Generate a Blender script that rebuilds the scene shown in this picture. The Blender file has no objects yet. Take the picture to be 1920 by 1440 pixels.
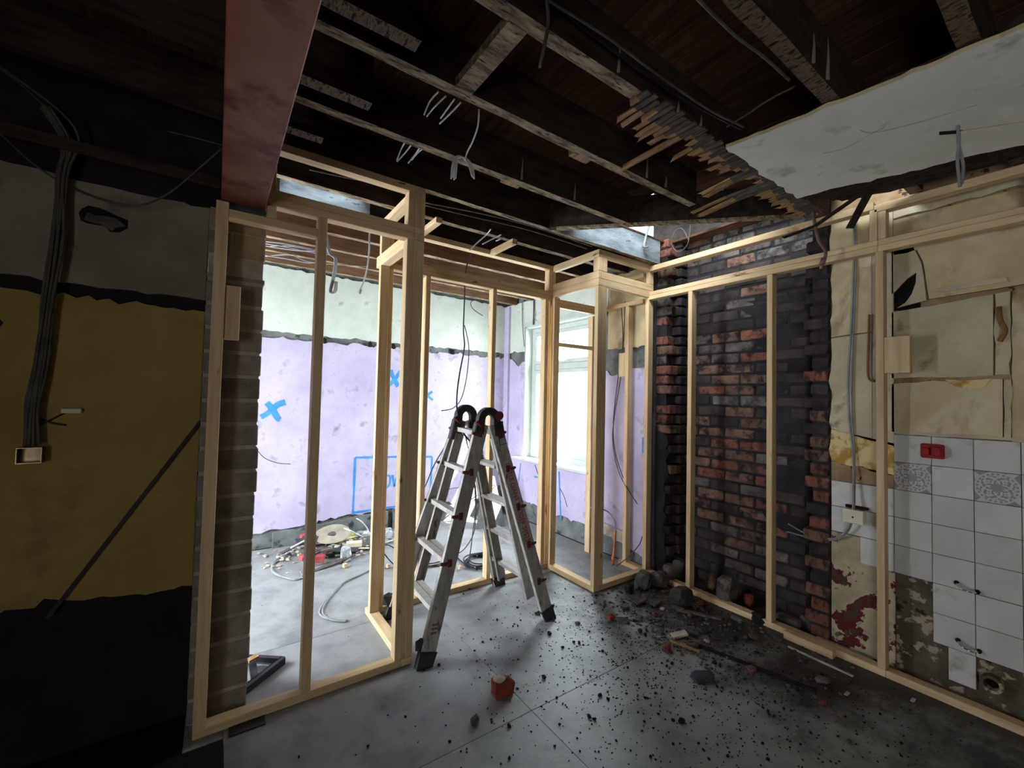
import bpy, bmesh, math, random
from mathutils import Vector, Matrix, noise as mnoise

sc = bpy.context.scene
COL = sc.collection
R = random.Random(7)

# ------------------------------------------------------------------ camera, light, exposure
cd = bpy.data.cameras.new('camera')
cam = bpy.data.objects.new('camera', cd); COL.objects.link(cam)
cd.sensor_width = 36.0; cd.sensor_fit = 'HORIZONTAL'; cd.lens = 14.891; cd.clip_start = 0.02; cd.clip_end = 200
cam.matrix_world = Matrix(((0.819391, -0.037014, -0.572039, 0.000000), (-0.572790, -0.013551, -0.819590, 0.000000), (0.022584, 0.999223, -0.032305, 1.500000), (0.000000, 0.000000, 0.000000, 1.000000)))
sc.camera = cam

vs = sc.view_settings
vs.view_transform = 'Standard'; vs.look = 'None'; vs.gamma = 1.0; vs.use_curve_mapping = False
vs.exposure = 0.08

def sl(c):
    c = c / 255.0
    return c / 12.92 if c <= 0.04045 else ((c + 0.055) / 1.055) ** 2.4
def rgb(r, g, b): return (sl(r), sl(g), sl(b), 1.0)

w = bpy.data.worlds.new('overcast_sky'); sc.world = w; w.use_nodes = True
bg = w.node_tree.nodes['Background']
bg.inputs['Color'].default_value = (0.80, 0.91, 1.0, 1.0); bg.inputs['Strength'].default_value = 4.0

sd = bpy.data.lights.new('sun', 'SUN'); sd.energy = 55.0; sd.angle = 0.012; sd.color = (1.0, 0.93, 0.80)
so = bpy.data.objects.new('sun', sd); COL.objects.link(so)
so.rotation_euler = Vector((-0.50, 0.62, -0.90)).to_track_quat('-Z', 'Y').to_euler()

def skylight(name, loc, direction, sx, sy, energy, color=(0.86, 0.94, 1.0)):
    """area lamp for daylight at an opening"""
    l = bpy.data.lights.new(name, 'AREA'); l.shape = 'RECTANGLE'; l.size = sx; l.size_y = sy
    l.energy = energy; l.color = color
    o = bpy.data.objects.new(name, l); COL.objects.link(o)
    o.location = loc; o.rotation_euler = Vector(direction).to_track_quat('-Z', 'Y').to_euler()
    return o
skylight('daylight_window', (3.62, 3.70, 1.70), (-1, 0.02, -0.40), 1.25, 1.75, 240)
skylight('daylight_back_door', (-1.72, 3.65, 1.35), (1, 0.05, -0.35), 1.3, 2.0, 210)
skylight('fill_light_side', (-2.56, -1.75, 1.05), (1, 0.08, 0.75), 1.5, 2.0, 32, (1.0, 0.92, 0.82))  # fill lamp behind the camera, its unseen opening added and shaped for brightness
skylight('daylight_upstairs', (1.7, 1.3, 4.0), (1.2, 0.5, -1.3), 1.0, 1.0, 120, (0.84, 0.93, 1.0))
skylight('daylight_upstairs_stair', (0.5, 2.1, 3.9), (0, 0.75, -1), 0.8, 0.6, 42, (0.80, 0.90, 1.0))

# ------------------------------------------------------------------ materials
MATS = {}
def mat(name, c1, c2, scale=6.0, rough=0.85, stretch=(1, 1, 1), c3=None, s3=12.0, t3=0.6, soft3=0.08, bump=0.25,
        bscale=None, metal=0.0, rnd=0.0, detail=6.0, lo=0.35, hi=0.65, stretch3=None, spec=0.3, c4=None, s4=3.0, t4=0.6, soft4=0.1):
    m = bpy.data.materials.new(name); m.use_nodes = True
    nt = m.node_tree; N = nt.nodes; L = nt.links
    b = N['Principled BSDF']
    b.inputs['Roughness'].default_value = rough; b.inputs['Metallic'].default_value = metal
    b.inputs['Specular IOR Level'].default_value = spec
    tc = N.new('ShaderNodeTexCoord')
    def coords(st):
        mp = N.new('ShaderNodeMapping'); mp.inputs['Scale'].default_value = st
        L.new(tc.outputs['Object'], mp.inputs['Vector'])
        if rnd:      # every piece gets its own patch of the pattern
            oi_ = N.new('ShaderNodeObjectInfo'); ml = N.new('ShaderNodeVectorMath'); ml.operation = 'SCALE'; ml.inputs[0].default_value = (17.0, 29.0, 41.0)
            L.new(oi_.outputs['Random'], ml.inputs['Scale']); L.new(ml.outputs[0], mp.inputs['Location'])
        return mp.outputs['Vector']
    v = coords(stretch)
    def noise_(vec, s, d=detail):
        n = N.new('ShaderNodeTexNoise'); n.inputs['Scale'].default_value = s; n.inputs['Detail'].default_value = d
        n.inputs['Roughness'].default_value = 0.62
        L.new(vec, n.inputs['Vector']); return n.outputs['Fac']
    f = noise_(v, scale)
    cr = N.new('ShaderNodeValToRGB'); cr.color_ramp.elements[0].position = lo; cr.color_ramp.elements[1].position = hi
    cr.color_ramp.elements[0].color = c1; cr.color_ramp.elements[1].color = c2
    L.new(f, cr.inputs['Fac']); out = cr.outputs['Color']
    def spots(out, c, s, t, soft, st):
        n = noise_(coords(st or stretch), s, 8.0)
        r = N.new('ShaderNodeMapRange'); r.inputs['From Min'].default_value = t; r.inputs['From Max'].default_value = t + soft
        L.new(n, r.inputs['Value'])
        mx = N.new('ShaderNodeMix'); mx.data_type = 'RGBA'
        L.new(r.outputs['Result'], mx.inputs['Factor']); L.new(out, mx.inputs['A']); mx.inputs['B'].default_value = c
        return mx.outputs['Result']
    if c3: out = spots(out, c3, s3, t3, soft3, stretch3)
    if c4: out = spots(out, c4, s4, t4, soft4, (1, 1, 1))
    if rnd:
        oi = N.new('ShaderNodeObjectInfo'); mr = N.new('ShaderNodeMapRange')
        mr.inputs['To Min'].default_value = 1 - rnd; mr.inputs['To Max'].default_value = 1 + rnd
        L.new(oi.outputs['Random'], mr.inputs['Value'])
        hs = N.new('ShaderNodeHueSaturation'); L.new(mr.outputs['Result'], hs.inputs['Value']); L.new(out, hs.inputs['Color'])
        out = hs.outputs['Color']
    L.new(out, b.inputs['Base Color'])
    if bump:
        bn = noise_(v, bscale or scale * 3)
        bp = N.new('ShaderNodeBump'); bp.inputs['Strength'].default_value = bump; bp.inputs['Distance'].default_value = 0.01
        L.new(bn, bp.inputs['Height']); L.new(bp.outputs['Normal'], b.inputs['Normal'])
    MATS[name] = m
    return m

def pine(name, st):
    return mat(name, rgb(192, 161, 120), rgb(215, 189, 149), 7, 0.7, st, c3=rgb(126, 84, 50), s3=8.0, t3=0.655, soft3=0.05,
               stretch3=tuple(0.35 if s == min(st) else 1.0 for s in st), bump=0.1, rnd=0.06)
PINE = {'x': pine('pine_along_x', (.35, 5, 5)), 'y': pine('pine_along_y', (5, .35, 5)), 'z': pine('pine_upright', (5, 5, .35))}
M_joist = mat('weathered_joist_edge', rgb(76, 60, 45), rgb(176, 156, 126), 14, 0.9, (.6, 2.5, 2), c3=rgb(36, 27, 21), s3=26, t3=0.55, soft3=0.10, bump=0.5)
M_joistn = mat('lath_marked_joist_edge', rgb(60, 48, 38), rgb(150, 128, 98), 30, 0.9, (1.6, .6, 1), c3=rgb(26, 20, 16), s3=30, t3=0.5, soft3=0.10, bump=0.5)
M_soot = mat('sooty_timber', rgb(26, 20, 16), rgb(62, 48, 38), 6, 0.9, (1, 4, 4), bump=0.3, rnd=0.1)
M_cleanjoist = mat('brown_joist_side', rgb(92, 66, 46), rgb(128, 96, 68), 8, 0.85, (.5, 4, 4), bump=0.2)
M_daylit_timber = mat('painted_daylight_joist_side', rgb(104, 114, 120), rgb(158, 168, 172), 5, 0.9, (.8, 3, 3), c3=rgb(60, 62, 62), s3=9, t3=.6, bump=0.3)  # pale blue-grey paints the daylight from the ceiling gaps into the timber colour
M_board = mat('floorboard_underside', rgb(60, 40, 29), rgb(106, 72, 50), 5, 0.9, (6, .5, 6), bump=0.3, rnd=0.25)
M_lath = mat('lath_wood', rgb(126, 92, 60), rgb(182, 146, 102), 9, 0.85, (5, .7, 5), bump=0.2, rnd=0.12)
M_lathg = mat('lath_grey', rgb(58, 54, 50), rgb(104, 98, 90), 12, 0.9, (5, 1, 5), bump=0.3, rnd=0.15)
M_ceilp = mat('ceiling_plaster', rgb(222, 225, 214), rgb(236, 238, 229), 3, 0.9, c3=rgb(172, 172, 160), s3=4, t3=0.58, soft3=0.12, bump=0.12)
M_conc = mat('concrete_floor', rgb(112, 115, 115), rgb(160, 162, 160), 2.4, 0.5, c3=rgb(70, 70, 69), s3=2.4, t3=0.53, soft3=0.22, bump=0.15, bscale=40, c4=rgb(92, 112, 142), s4=1.7, t4=0.62, soft4=0.12)
M_rust = mat('rusty_iron', rgb(110, 76, 48), rgb(140, 98, 62), 20, .9, bump=.3)
def soot_stain(m):
    # soot trodden out from the opened chimney: a stain on the floor, densest along the right wall
    nt = m.node_tree; N = nt.nodes; L = nt.links; b = N['Principled BSDF']
    src = b.inputs['Base Color'].links[0].from_socket
    ge = N.new('ShaderNodeNewGeometry'); sp = N.new('ShaderNodeSeparateXYZ'); L.new(ge.outputs['Position'], sp.inputs[0])
    n = N.new('ShaderNodeTexNoise'); n.inputs['Scale'].default_value = 2.6; n.inputs['Detail'].default_value = 9; n.inputs['Roughness'].default_value = .7; L.new(ge.outputs['Position'], n.inputs['Vector'])
    a = N.new('ShaderNodeMath'); a.operation = 'MULTIPLY_ADD'; L.new(n.outputs['Fac'], a.inputs[0]); a.inputs[1].default_value = 3.2; L.new(sp.outputs['X'], a.inputs[2])
    y = N.new('ShaderNodeMath'); y.operation = 'MULTIPLY_ADD'; L.new(sp.outputs['Y'], y.inputs[0]); y.inputs[1].default_value = .10; L.new(a.outputs[0], y.inputs[2])
    r = N.new('ShaderNodeMapRange'); r.interpolation_type = 'SMOOTHSTEP'; r.inputs['From Min'].default_value = 3.70; r.inputs['From Max'].default_value = 4.65; r.inputs['To Max'].default_value = .93; L.new(y.outputs[0], r.inputs['Value'])
    mx = N.new('ShaderNodeMix'); mx.data_type = 'RGBA'; L.new(r.outputs['Result'], mx.inputs['Factor']); L.new(src, mx.inputs['A']); mx.inputs['B'].default_value = rgb(46, 42, 40)
    L.new(mx.outputs['Result'], b.inputs['Base Color'])
soot_stain(M_conc)
M_conc2 = mat('concrete_floor_back', rgb(112, 115, 115), rgb(160, 162, 160), 2.4, 0.5, c3=rgb(70, 70, 69), s3=2.4, t3=0.53, soft3=0.22, bump=0.15, bscale=40, c4=rgb(92, 112, 142), s4=1.7, t4=0.62, soft4=0.12)
M_black_floor = mat('black_floor', rgb(10, 9, 9), rgb(20, 19, 18), 5, 0.85, bump=0.3)  # near-black for the floor sheets at left
M_sootfloor = mat('sooty_floor', rgb(44, 40, 38), rgb(74, 68, 64), 5, 0.9, bump=0.4, bscale=60)
M_purple = mat('lilac_paint', rgb(172, 162, 192), rgb(192, 183, 210), 3, 0.75, c3=rgb(132, 126, 136), s3=6, t3=0.57, soft3=0.16, bump=0.08, c4=rgb(182, 176, 190), s4=2.3, t4=.58, soft4=.15)
M_white = mat('white_painted_plaster', rgb(188, 195, 184), rgb(206, 212, 202), 3, 0.8, c3=rgb(160, 166, 154), s3=6, t3=0.62, soft3=0.1, bump=0.2)
M_offwhite = mat('grubby_white_plaster', rgb(112, 105, 90), rgb(140, 133, 116), 3, 0.85, c3=rgb(80, 72, 60), s3=4, t3=0.6, soft3=0.14, bump=0.25)
M_yellow = mat('ochre_painted_plaster', rgb(146, 120, 62), rgb(166, 140, 78), 2, 0.8, c3=rgb(104, 86, 52), s3=2.2, t3=0.57, soft3=0.2, bump=0.1)
M_black = mat('black_tanking', rgb(14, 14, 17), rgb(30, 29, 32), 6, 0.85, bump=0.5)
M_render = mat('grey_render', rgb(84, 88, 88), rgb(120, 124, 122), 6, 0.95, c3=rgb(54, 56, 58), s3=9, t3=0.58, bump=0.6)
M_cream = mat('stained_cream_plaster', rgb(176, 160, 120), rgb(210, 197, 160), 2.6, 0.85, c3=rgb(124, 96, 56), s3=4, t3=0.57, soft3=0.16, bump=0.2, stretch3=(1, 1, .5), c4=rgb(160, 148, 122), s4=3.2, t4=.58, soft4=.18)
M_cream2 = mat('pale_plaster', rgb(168, 157, 130), rgb(198, 188, 160), 3, 0.85, c3=rgb(122, 106, 78), s3=5, t3=0.59, soft3=0.12, bump=0.25)
M_ochrestain = mat('ochre_stained_plaster', rgb(170, 128, 62), rgb(214, 192, 140), 8, 0.85, c3=rgb(126, 88, 40), s3=11, t3=0.62, bump=0.2, lo=.42, hi=.52)
M_brownstain = mat('brown_glue_stain', rgb(120, 94, 66), rgb(164, 138, 104), 7, 0.85, c3=rgb(70, 42, 38), s3=16, t3=0.62, soft3=.03, bump=0.2)
M_peel = mat('peeling_maroon_paint', rgb(150, 138, 116), rgb(186, 172, 142), 6, 0.85, c3=rgb(86, 28, 34), s3=7, t3=0.525, soft3=0.012, bump=0.35, c4=rgb(74, 58, 46), s4=9, t4=.57, soft4=.05)
M_bare = mat('bare_mortar_wall', rgb(70, 63, 53), rgb(104, 94, 78), 7, 0.95, c3=rgb(164, 152, 128), s3=8, t3=0.53, soft3=0.03, bump=0.7, c4=rgb(40, 34, 30), s4=7, t4=.6, soft4=.05)
M_tile = mat('white_glazed_tile', rgb(186, 185, 180), rgb(206, 205, 200), 3, 0.35, c3=rgb(138, 130, 116), s3=6, t3=0.60, soft3=0.16, bump=0.03, rnd=0.05, spec=0.5)
M_grout = mat('dirty_grout', rgb(96, 92, 84), rgb(128, 122, 112), 12, 0.95, bump=0.3)
M_block = mat('concrete_block', rgb(108, 100, 92), rgb(142, 134, 124), 9, 0.95, bump=0.5, bscale=60, rnd=0.12)
M_blockbrown = mat('brown_concrete_block', rgb(136, 116, 94), rgb(160, 140, 116), 9, 0.95, bump=0.5, bscale=50)
M_mortar = mat('cement_mortar', rgb(138, 131, 120), rgb(168, 160, 148), 10, 0.95, bump=0.5)
M_brick_red = mat('red_brick', rgb(98, 60, 51), rgb(136, 84, 70), 9, 0.92, c3=rgb(52, 42, 38), s3=14, t3=0.50, soft3=0.15, bump=0.6, bscale=40, c4=rgb(32, 29, 28), s4=7, t4=.54, soft4=.14, rnd=0.25)
M_brick_brown = mat('brown_brick', rgb(86, 64, 54), rgb(126, 94, 78), 9, 0.92, c3=rgb(44, 39, 36), s3=14, t3=0.48, soft3=0.15, bump=0.6, bscale=40, c4=rgb(32, 29, 28), s4=7, t4=.54, soft4=.14, rnd=0.25)
M_brick_grey = mat('sooty_grey_brick', rgb(64, 60, 57), rgb(106, 98, 92), 8, 0.92, c3=rgb(34, 31, 30), s3=12, t3=0.5, soft3=0.15, bump=0.6, bscale=40, c4=rgb(32, 29, 28), s4=7, t4=.54, soft4=.14, rnd=0.25)
M_brick_soot = mat('sooty_black_brick', rgb(38, 34, 33), rgb(66, 59, 56), 8, 0.95, bump=0.6, bscale=40, rnd=0.25)
M_flue = mat('soot_parging', rgb(24, 23, 25), rgb(48, 46, 47), 4, 0.95, bump=0.6, bscale=16)
M_steel = mat('red_oxide_steel', rgb(132, 74, 64), rgb(152, 98, 86), 2.4, 0.6, (1, 1, 1), c3=rgb(98, 42, 38), s3=4.5, t3=0.50, soft3=0.14, bump=0.05, c4=rgb(166, 130, 118), s4=2.2, t4=.52, soft4=.25)
M_alu = mat('scuffed_aluminium', rgb(150, 146, 140), rgb(184, 180, 174), 9, 0.45, (3, 3, 1), metal=0.2, c3=rgb(104, 99, 94), s3=10, t3=0.6, bump=0.06)
M_dplastic = mat('dark_grey_plastic', rgb(44, 42, 44), rgb(64, 60, 60), 9, 0.6, bump=0.1)
M_redplastic = mat('dusty_red_plastic', rgb(84, 44, 42), rgb(108, 58, 54), 9, 0.6, bump=0.1)
M_redtext = mat('red_lettering', rgb(170, 44, 44), rgb(184, 60, 58), 9, 0.6, bump=0)
M_cgrey = mat('grey_cable', rgb(120, 122, 124), rgb(150, 152, 154), 9, 0.55, bump=0)
M_cdark = mat('dusty_dark_cable', rgb(60, 57, 54), rgb(92, 88, 82), 9, 0.7, bump=0)
M_cwhite = mat('white_cable', rgb(196, 200, 202), rgb(222, 226, 228), 9, 0.5, bump=0)
M_cblack = mat('black_cable', rgb(22, 22, 26), rgb(40, 40, 46), 9, 0.5, bump=0)
M_copper = mat('copper_pipe', rgb(176, 104, 74), rgb(206, 136, 104), 9, 0.45, metal=0.6, bump=0.05)
M_oldpipe = mat('painted_old_pipe', rgb(92, 72, 66), rgb(124, 98, 90), 14, 0.7, bump=0.2)
M_upvc = mat('white_window_plastic', rgb(178, 188, 182), rgb(192, 200, 194), 5, 0.45, bump=0.02)
M_blue = mat('blue_spray_paint', rgb(44, 120, 190), rgb(72, 146, 208), 9, 0.8, bump=0)
M_char = mat('soot_clod', rgb(14, 13, 14), rgb(36, 33, 33), 14, 0.95, bump=0.5)
M_stone = mat('dusty_rubble_stone', rgb(60, 57, 55), rgb(100, 95, 90), 8, 0.95, bump=0.6)
M_brickbit = mat('broken_red_brick', rgb(106, 46, 35), rgb(138, 66, 48), 12, 0.95, c3=rgb(84, 56, 48), s3=12, t3=0.6, bump=0.6)
M_slate = mat('dark_slate_piece', rgb(40, 40, 44), rgb(70, 70, 74), 8, 0.85, bump=0.4)
M_rubble = mat('pale_plaster_rubble', rgb(150, 142, 128), rgb(190, 182, 168), 10, 0.95, bump=0.5)
M_card = mat('buff_cardboard', rgb(128, 122, 106), rgb(164, 156, 138), 5, 0.85, bump=0.1)
M_ywrap = mat('yellow_packet', rgb(176, 178, 90), rgb(206, 206, 130), 7, 0.5, bump=0.1)
M_foil = mat('silver_plastic_wrap', rgb(150, 158, 162), rgb(214, 222, 226), 9, 0.3, bump=0.6, metal=0.3)
M_redcard = mat('red_plastic_box', rgb(150, 50, 60), rgb(176, 78, 86), 6, 0.5, bump=0.05)
M_ivory = mat('ivory_plastic', rgb(200, 194, 166), rgb(214, 208, 182), 6, 0.5, bump=0.03)
M_redbox = mat('red_wall_box', rgb(128, 24, 22), rgb(158, 40, 34), 6, 0.45, bump=0.03)
M_chrome = mat('chrome_metal', rgb(190, 190, 190), rgb(220, 220, 220), 6, 0.2, metal=1.0, bump=0)
M_galv = mat('galvanised_steel_box', rgb(96, 84, 66), rgb(140, 126, 104), 9, 0.25, metal=0.9, bump=0.05)
M_hole = mat('dark_cavity', rgb(14, 12, 10), rgb(24, 20, 17), 6, 0.95, bump=0.3)
M_crackfill = mat('exposed_old_timber', rgb(66, 48, 34), rgb(104, 78, 54), 12, 0.9, (1, .5, 4), bump=0.4)

def glass():
    m = bpy.data.materials.new('window_glass'); m.use_nodes = True; nt = m.node_tree; N = nt.nodes; L = nt.links
    N.remove(N['Principled BSDF'])
    t = N.new('ShaderNodeBsdfTransparent'); t.inputs['Color'].default_value = (0.96, 0.98, 0.98, 1)
    g = N.new('ShaderNodeBsdfGlossy'); g.inputs['Roughness'].default_value = 0.05
    mx = N.new('ShaderNodeMixShader'); mx.inputs[0].default_value = 0.05; L.new(t.outputs[0], mx.inputs[1]); L.new(g.outputs[0], mx.inputs[2])
    L.new(mx.outputs[0], N['Material Output'].inputs['Surface']); return m
M_glass = glass()

def deco_tile():
    m = bpy.data.materials.new('patterned_tile_print'); m.use_nodes = True; nt = m.node_tree; N = nt.nodes; L = nt.links
    b = N['Principled BSDF']; b.inputs['Roughness'].default_value = 0.4
    tc = N.new('ShaderNodeTexCoord'); sp = N.new('ShaderNodeSeparateXYZ'); L.new(tc.outputs['Object'], sp.inputs[0])
    def mth(op, a, b_=None):
        n = N.new('ShaderNodeMath'); n.operation = op
        for i, x in enumerate((a, b_)):
            if x is None: continue
            if isinstance(x, (int, float)): n.inputs[i].default_value = x
            else: L.new(x, n.inputs[i])
        return n.outputs[0]
    y, z = sp.outputs['Y'], sp.outputs['Z']
    r = mth('SQRT', mth('ADD', mth('MULTIPLY', y, y), mth('MULTIPLY', z, z)))
    th = mth('ARCTAN2', z, y)
    pet = mth('SINE', mth('MULTIPLY', th, 12.0)); ring = mth('SINE', mth('MULTIPLY', r, 330.0))
    p2 = mth('SINE', mth('MULTIPLY', th, 8.0))
    v = mth('ADD', mth('MULTIPLY', pet, ring), mth('MULTIPLY', mth('SINE', mth('MULTIPLY', r, 170.0)), p2))
    band = mth('LESS_THAN', mth('ABSOLUTE', mth('SUBTRACT', r, 0.068)), 0.004)
    edge = mth('MULTIPLY', band, mth('GREATER_THAN', mth('SINE', mth('MULTIPLY', th, 24.0)), -0.1))
    core = mth('LESS_THAN', r, 0.022)
    inside = mth('LESS_THAN', r, 0.062)
    corner = mth('MULTIPLY', mth('GREATER_THAN', r, 0.079), mth('GREATER_THAN', p2, -0.2))
    ink = mth('MAXIMUM', mth('MAXIMUM', mth('MULTIPLY', mth('GREATER_THAN', v, 0.15), inside), mth('MULTIPLY', core, 0.8)), mth('MAXIMUM', edge, corner))
    mx = N.new('ShaderNodeMix'); mx.data_type = 'RGBA'; L.new(mth('MULTIPLY', ink, 0.8), mx.inputs['Factor'])
    mx.inputs['A'].default_value = rgb(190, 188, 184); mx.inputs['B'].default_value = rgb(124, 118, 124)
    L.new(mx.outputs['Result'], b.inputs['Base Color']); return m
M_deco = deco_tile()

# ------------------------------------------------------------------ builders
def link(o, parent=None):
    COL.objects.link(o)
    if parent is not None: o.parent = parent
    return o
def wloc(o):
    v = Vector((0, 0, 0))
    while o is not None:
        v = v + o.location; o = o.parent
    return v
def thing(name, label, cat, loc, group=None):
    o = bpy.data.objects.new(name, None); o.empty_display_size = 0.05; COL.objects.link(o); o.location = loc
    o['label'] = label; o['category'] = cat
    if group: o['group'] = group
    return o
def struct(name, loc=(0, 0, 0)):
    o = bpy.data.objects.new(name, None); COL.objects.link(o); o.location = loc; o['kind'] = 'structure'; return o
def tag(o, label, cat, group=None, kind=None):
    o['label'] = label; o['category'] = cat
    if group: o['group'] = group
    if kind: o['kind'] = kind
    return o
def mesh_from_bm(name, bm, mats, parent=None, origin=None, smooth=False, data_only=False):
    """world-coordinate bmesh -> object whose origin is at ORIGIN (default: middle of its bounds)"""
    if origin is None:
        lo = Vector([min(v.co[i] for v in bm.verts) for i in range(3)]); hi = Vector([max(v.co[i] for v in bm.verts) for i in range(3)])
        origin = (lo + hi) / 2
    origin = Vector(origin)
    for v in bm.verts: v.co -= origin
    bm.normal_update()
    me = bpy.data.meshes.new(name); bm.to_mesh(me); bm.free()
    for m in (mats if isinstance(mats, (list, tuple)) else [mats]): me.materials.append(m)
    if smooth: me.polygons.foreach_set('use_smooth', [True] * len(me.polygons))
    o = bpy.data.objects.new(name, me)
    link(o, parent); o.location = origin - (wloc(parent) if parent is not None else Vector((0, 0, 0)))
    return o
def bm_box(bm, x0, x1, y0, y1, z0, z1, bev=0.0, rot=None):
    g = bmesh.ops.create_cube(bm, size=1.0)
    c = Vector(((x0 + x1) / 2, (y0 + y1) / 2, (z0 + z1) / 2)); s = (abs(x1 - x0), abs(y1 - y0), abs(z1 - z0))
    for v in g['verts']:
        p = Vector((v.co.x * s[0], v.co.y * s[1], v.co.z * s[2]))
        if rot is not None: p = rot @ p
        v.co = p + c
    if bev:
        es = list({e for v in g['verts'] for e in v.link_edges})
        bmesh.ops.bevel(bm, geom=es, offset=bev, segments=1, affect='EDGES', profile=0.5)
def box(name, x0, x1, y0, y1, z0, z1, m, parent=None, bev=0.0):
    bm = bmesh.new(); bm_box(bm, x0, x1, y0, y1, z0, z1, bev); return mesh_from_bm(name, bm, m, parent)
def bm_bar(bm, a, b, wd, th, up=(0, 0, 1), bev=0.0):
    """bar from a to b, WD across (horizontal side), TH along UP-ish"""
    a, b = Vector(a), Vector(b); d = (b - a); ln = d.length; d.normalize()
    s = d.cross(Vector(up)); s.normalize(); u = s.cross(d)
    rot = Matrix((d, s, u)).transposed()
    c = (a + b) / 2
    bm_box(bm, c.x - ln / 2, c.x + ln / 2, c.y - wd / 2, c.y + wd / 2, c.z - th / 2, c.z + th / 2, bev, rot)
def bar(name, a, b, wd, th, m, parent=None, up=(0, 0, 1), bev=0.0):
    bm = bmesh.new(); bm_bar(bm, a, b, wd, th, up, bev); return mesh_from_bm(name, bm, m, parent)
def catmull(pts, n=5):
    P_ = [Vector(p) for p in pts]
    if len(P_) < 3: return P_
    out = []
    for i in range(len(P_) - 1):
        p0 = P_[max(i - 1, 0)]; p1 = P_[i]; p2 = P_[i + 1]; p3 = P_[min(i + 2, len(P_) - 1)]
        for k in range(n):
            t = k / n
            out.append(0.5 * ((2 * p1) + (p2 - p0) * t + (2 * p0 - 5 * p1 + 4 * p2 - p3) * t * t + (3 * p1 - p0 - 3 * p2 + p3) * t ** 3))
    out.append(P_[-1]); return out
def bm_tube(bm, pts, r, sides=6, n=5, smooth=True, flat=1.0):
    P_ = catmull(pts, n) if smooth else [Vector(p) for p in pts]
    rings = []; side = None
    for i, p in enumerate(P_):
        d = (P_[min(i + 1, len(P_) - 1)] - P_[max(i - 1, 0)])
        if d.length < 1e-7: d = Vector((0, 0, 1))
        d.normalize()
        if side is None:
            side = d.cross(Vector((0.31, 0.2, 1))); 
            if side.length < 1e-4: side = d.cross(Vector((1, 0, 0)))
        side = side - d * side.dot(d); side.normalize(); up = d.cross(side)
        rr = r(i / max(1, len(P_) - 1)) if callable(r) else r
        rings.append([bm.verts.new(p + side * (rr * math.cos(2 * math.pi * k / sides)) + up * (rr * flat * math.sin(2 * math.pi * k / sides))) for k in range(sides)])
    for a, b in zip(rings, rings[1:]):
        for k in range(sides): bm.faces.new((a[k], a[(k + 1) % sides], b[(k + 1) % sides], b[k]))
    bm.faces.new(rings[0][::-1]); bm.faces.new(rings[-1])
def tube(name, pts, r, m, parent=None, sides=6, n=5, smooth=True, flat=1.0):
    bm = bmesh.new(); bm_tube(bm, pts, r, sides, n, smooth, flat); bmesh.ops.recalc_face_normals(bm, faces=bm.faces)
    return mesh_from_bm(name, bm, m, parent, smooth=True)
def panel(name, outline, origin, au, av, th, m, parent=None, jag=0.0, step=0.05, seed=1, jagmask=None, mback=None):
    """polygon (u, v) on a plane, extruded TH along au x av; JAG roughens those edges whose index is in JAGMASK"""
    rr = random.Random(seed); au, av, origin = Vector(au), Vector(av), Vector(origin); nrm = au.cross(av)
    pts = []
    for i, p in enumerate(outline):
        q = outline[(i + 1) % len(outline)]
        pts.append((p[0], p[1]))
        if jag and (jagmask is None or i in jagmask):
            ln = math.hypot(q[0] - p[0], q[1] - p[1]); k = int(ln / step)
            for j in range(1, k):
                t = (j + rr.uniform(-.3, .3)) / k; a = rr.gauss(0, jag)
                nx, ny = -(q[1] - p[1]) / ln, (q[0] - p[0]) / ln
                pts.append((p[0] + (q[0] - p[0]) * t + nx * a, p[1] + (q[1] - p[1]) * t + ny * a))
    bm = bmesh.new()
    fr = [bm.verts.new(origin + au * u + av * v + nrm * th) for u, v in pts]
    bk = [bm.verts.new(origin + au * u + av * v) for u, v in pts]
    f = bm.faces.new(fr); bm.faces.new(bk[::-1])
    for i in range(len(pts)):
        j = (i + 1) % len(pts); g = bm.faces.new((fr[i], bk[i], bk[j], fr[j]))
        if mback is not None: g.material_index = 1
    bm.normal_update()
    bmesh.ops.triangulate(bm, faces=[x for x in bm.faces if len(x.verts) > 4])
    bmesh.ops.recalc_face_normals(bm, faces=bm.faces)
    return mesh_from_bm(name, bm, [m] if mback is None else [m, mback], parent)
def bm_rock(bm, c, s, seed, sub=2, rough=0.35, rotz=0.0):
    g = bmesh.ops.create_icosphere(bm, subdivisions=sub, radius=1.0); off = Vector((seed * 3.7, seed * 1.3, seed * 7.1))
    ca, sa = math.cos(rotz), math.sin(rotz)
    for v in g['verts']:
        k = 1 + rough * mnoise.noise(v.co * 1.3 + off) + rough * .5 * mnoise.noise(v.co * 3.1 + off)
        p = Vector((max(-.8, min(.8, v.co.x * k)) * s[0], max(-.8, min(.8, v.co.y * k)) * s[1], max(-.62, min(.75, v.co.z * k)) * s[2]))
        v.co = Vector((p.x * ca - p.y * sa, p.x * sa + p.y * ca, p.z)) + Vector(c)
def rock(name, x, y, s, m, seed, label=None, cat='rubble', group=None, z=0.0, rotz=0.0, sub=2, parent=None, rough=.35):
    bm = bmesh.new(); bm_rock(bm, (x, y, z + s[2] * .62), s, seed, sub, rough, rotz)
    o = mesh_from_bm(name, bm, m, parent, origin=(x, y, z) if parent is None else None)
    if label: tag(o, label, cat, group)
    return o
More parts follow.
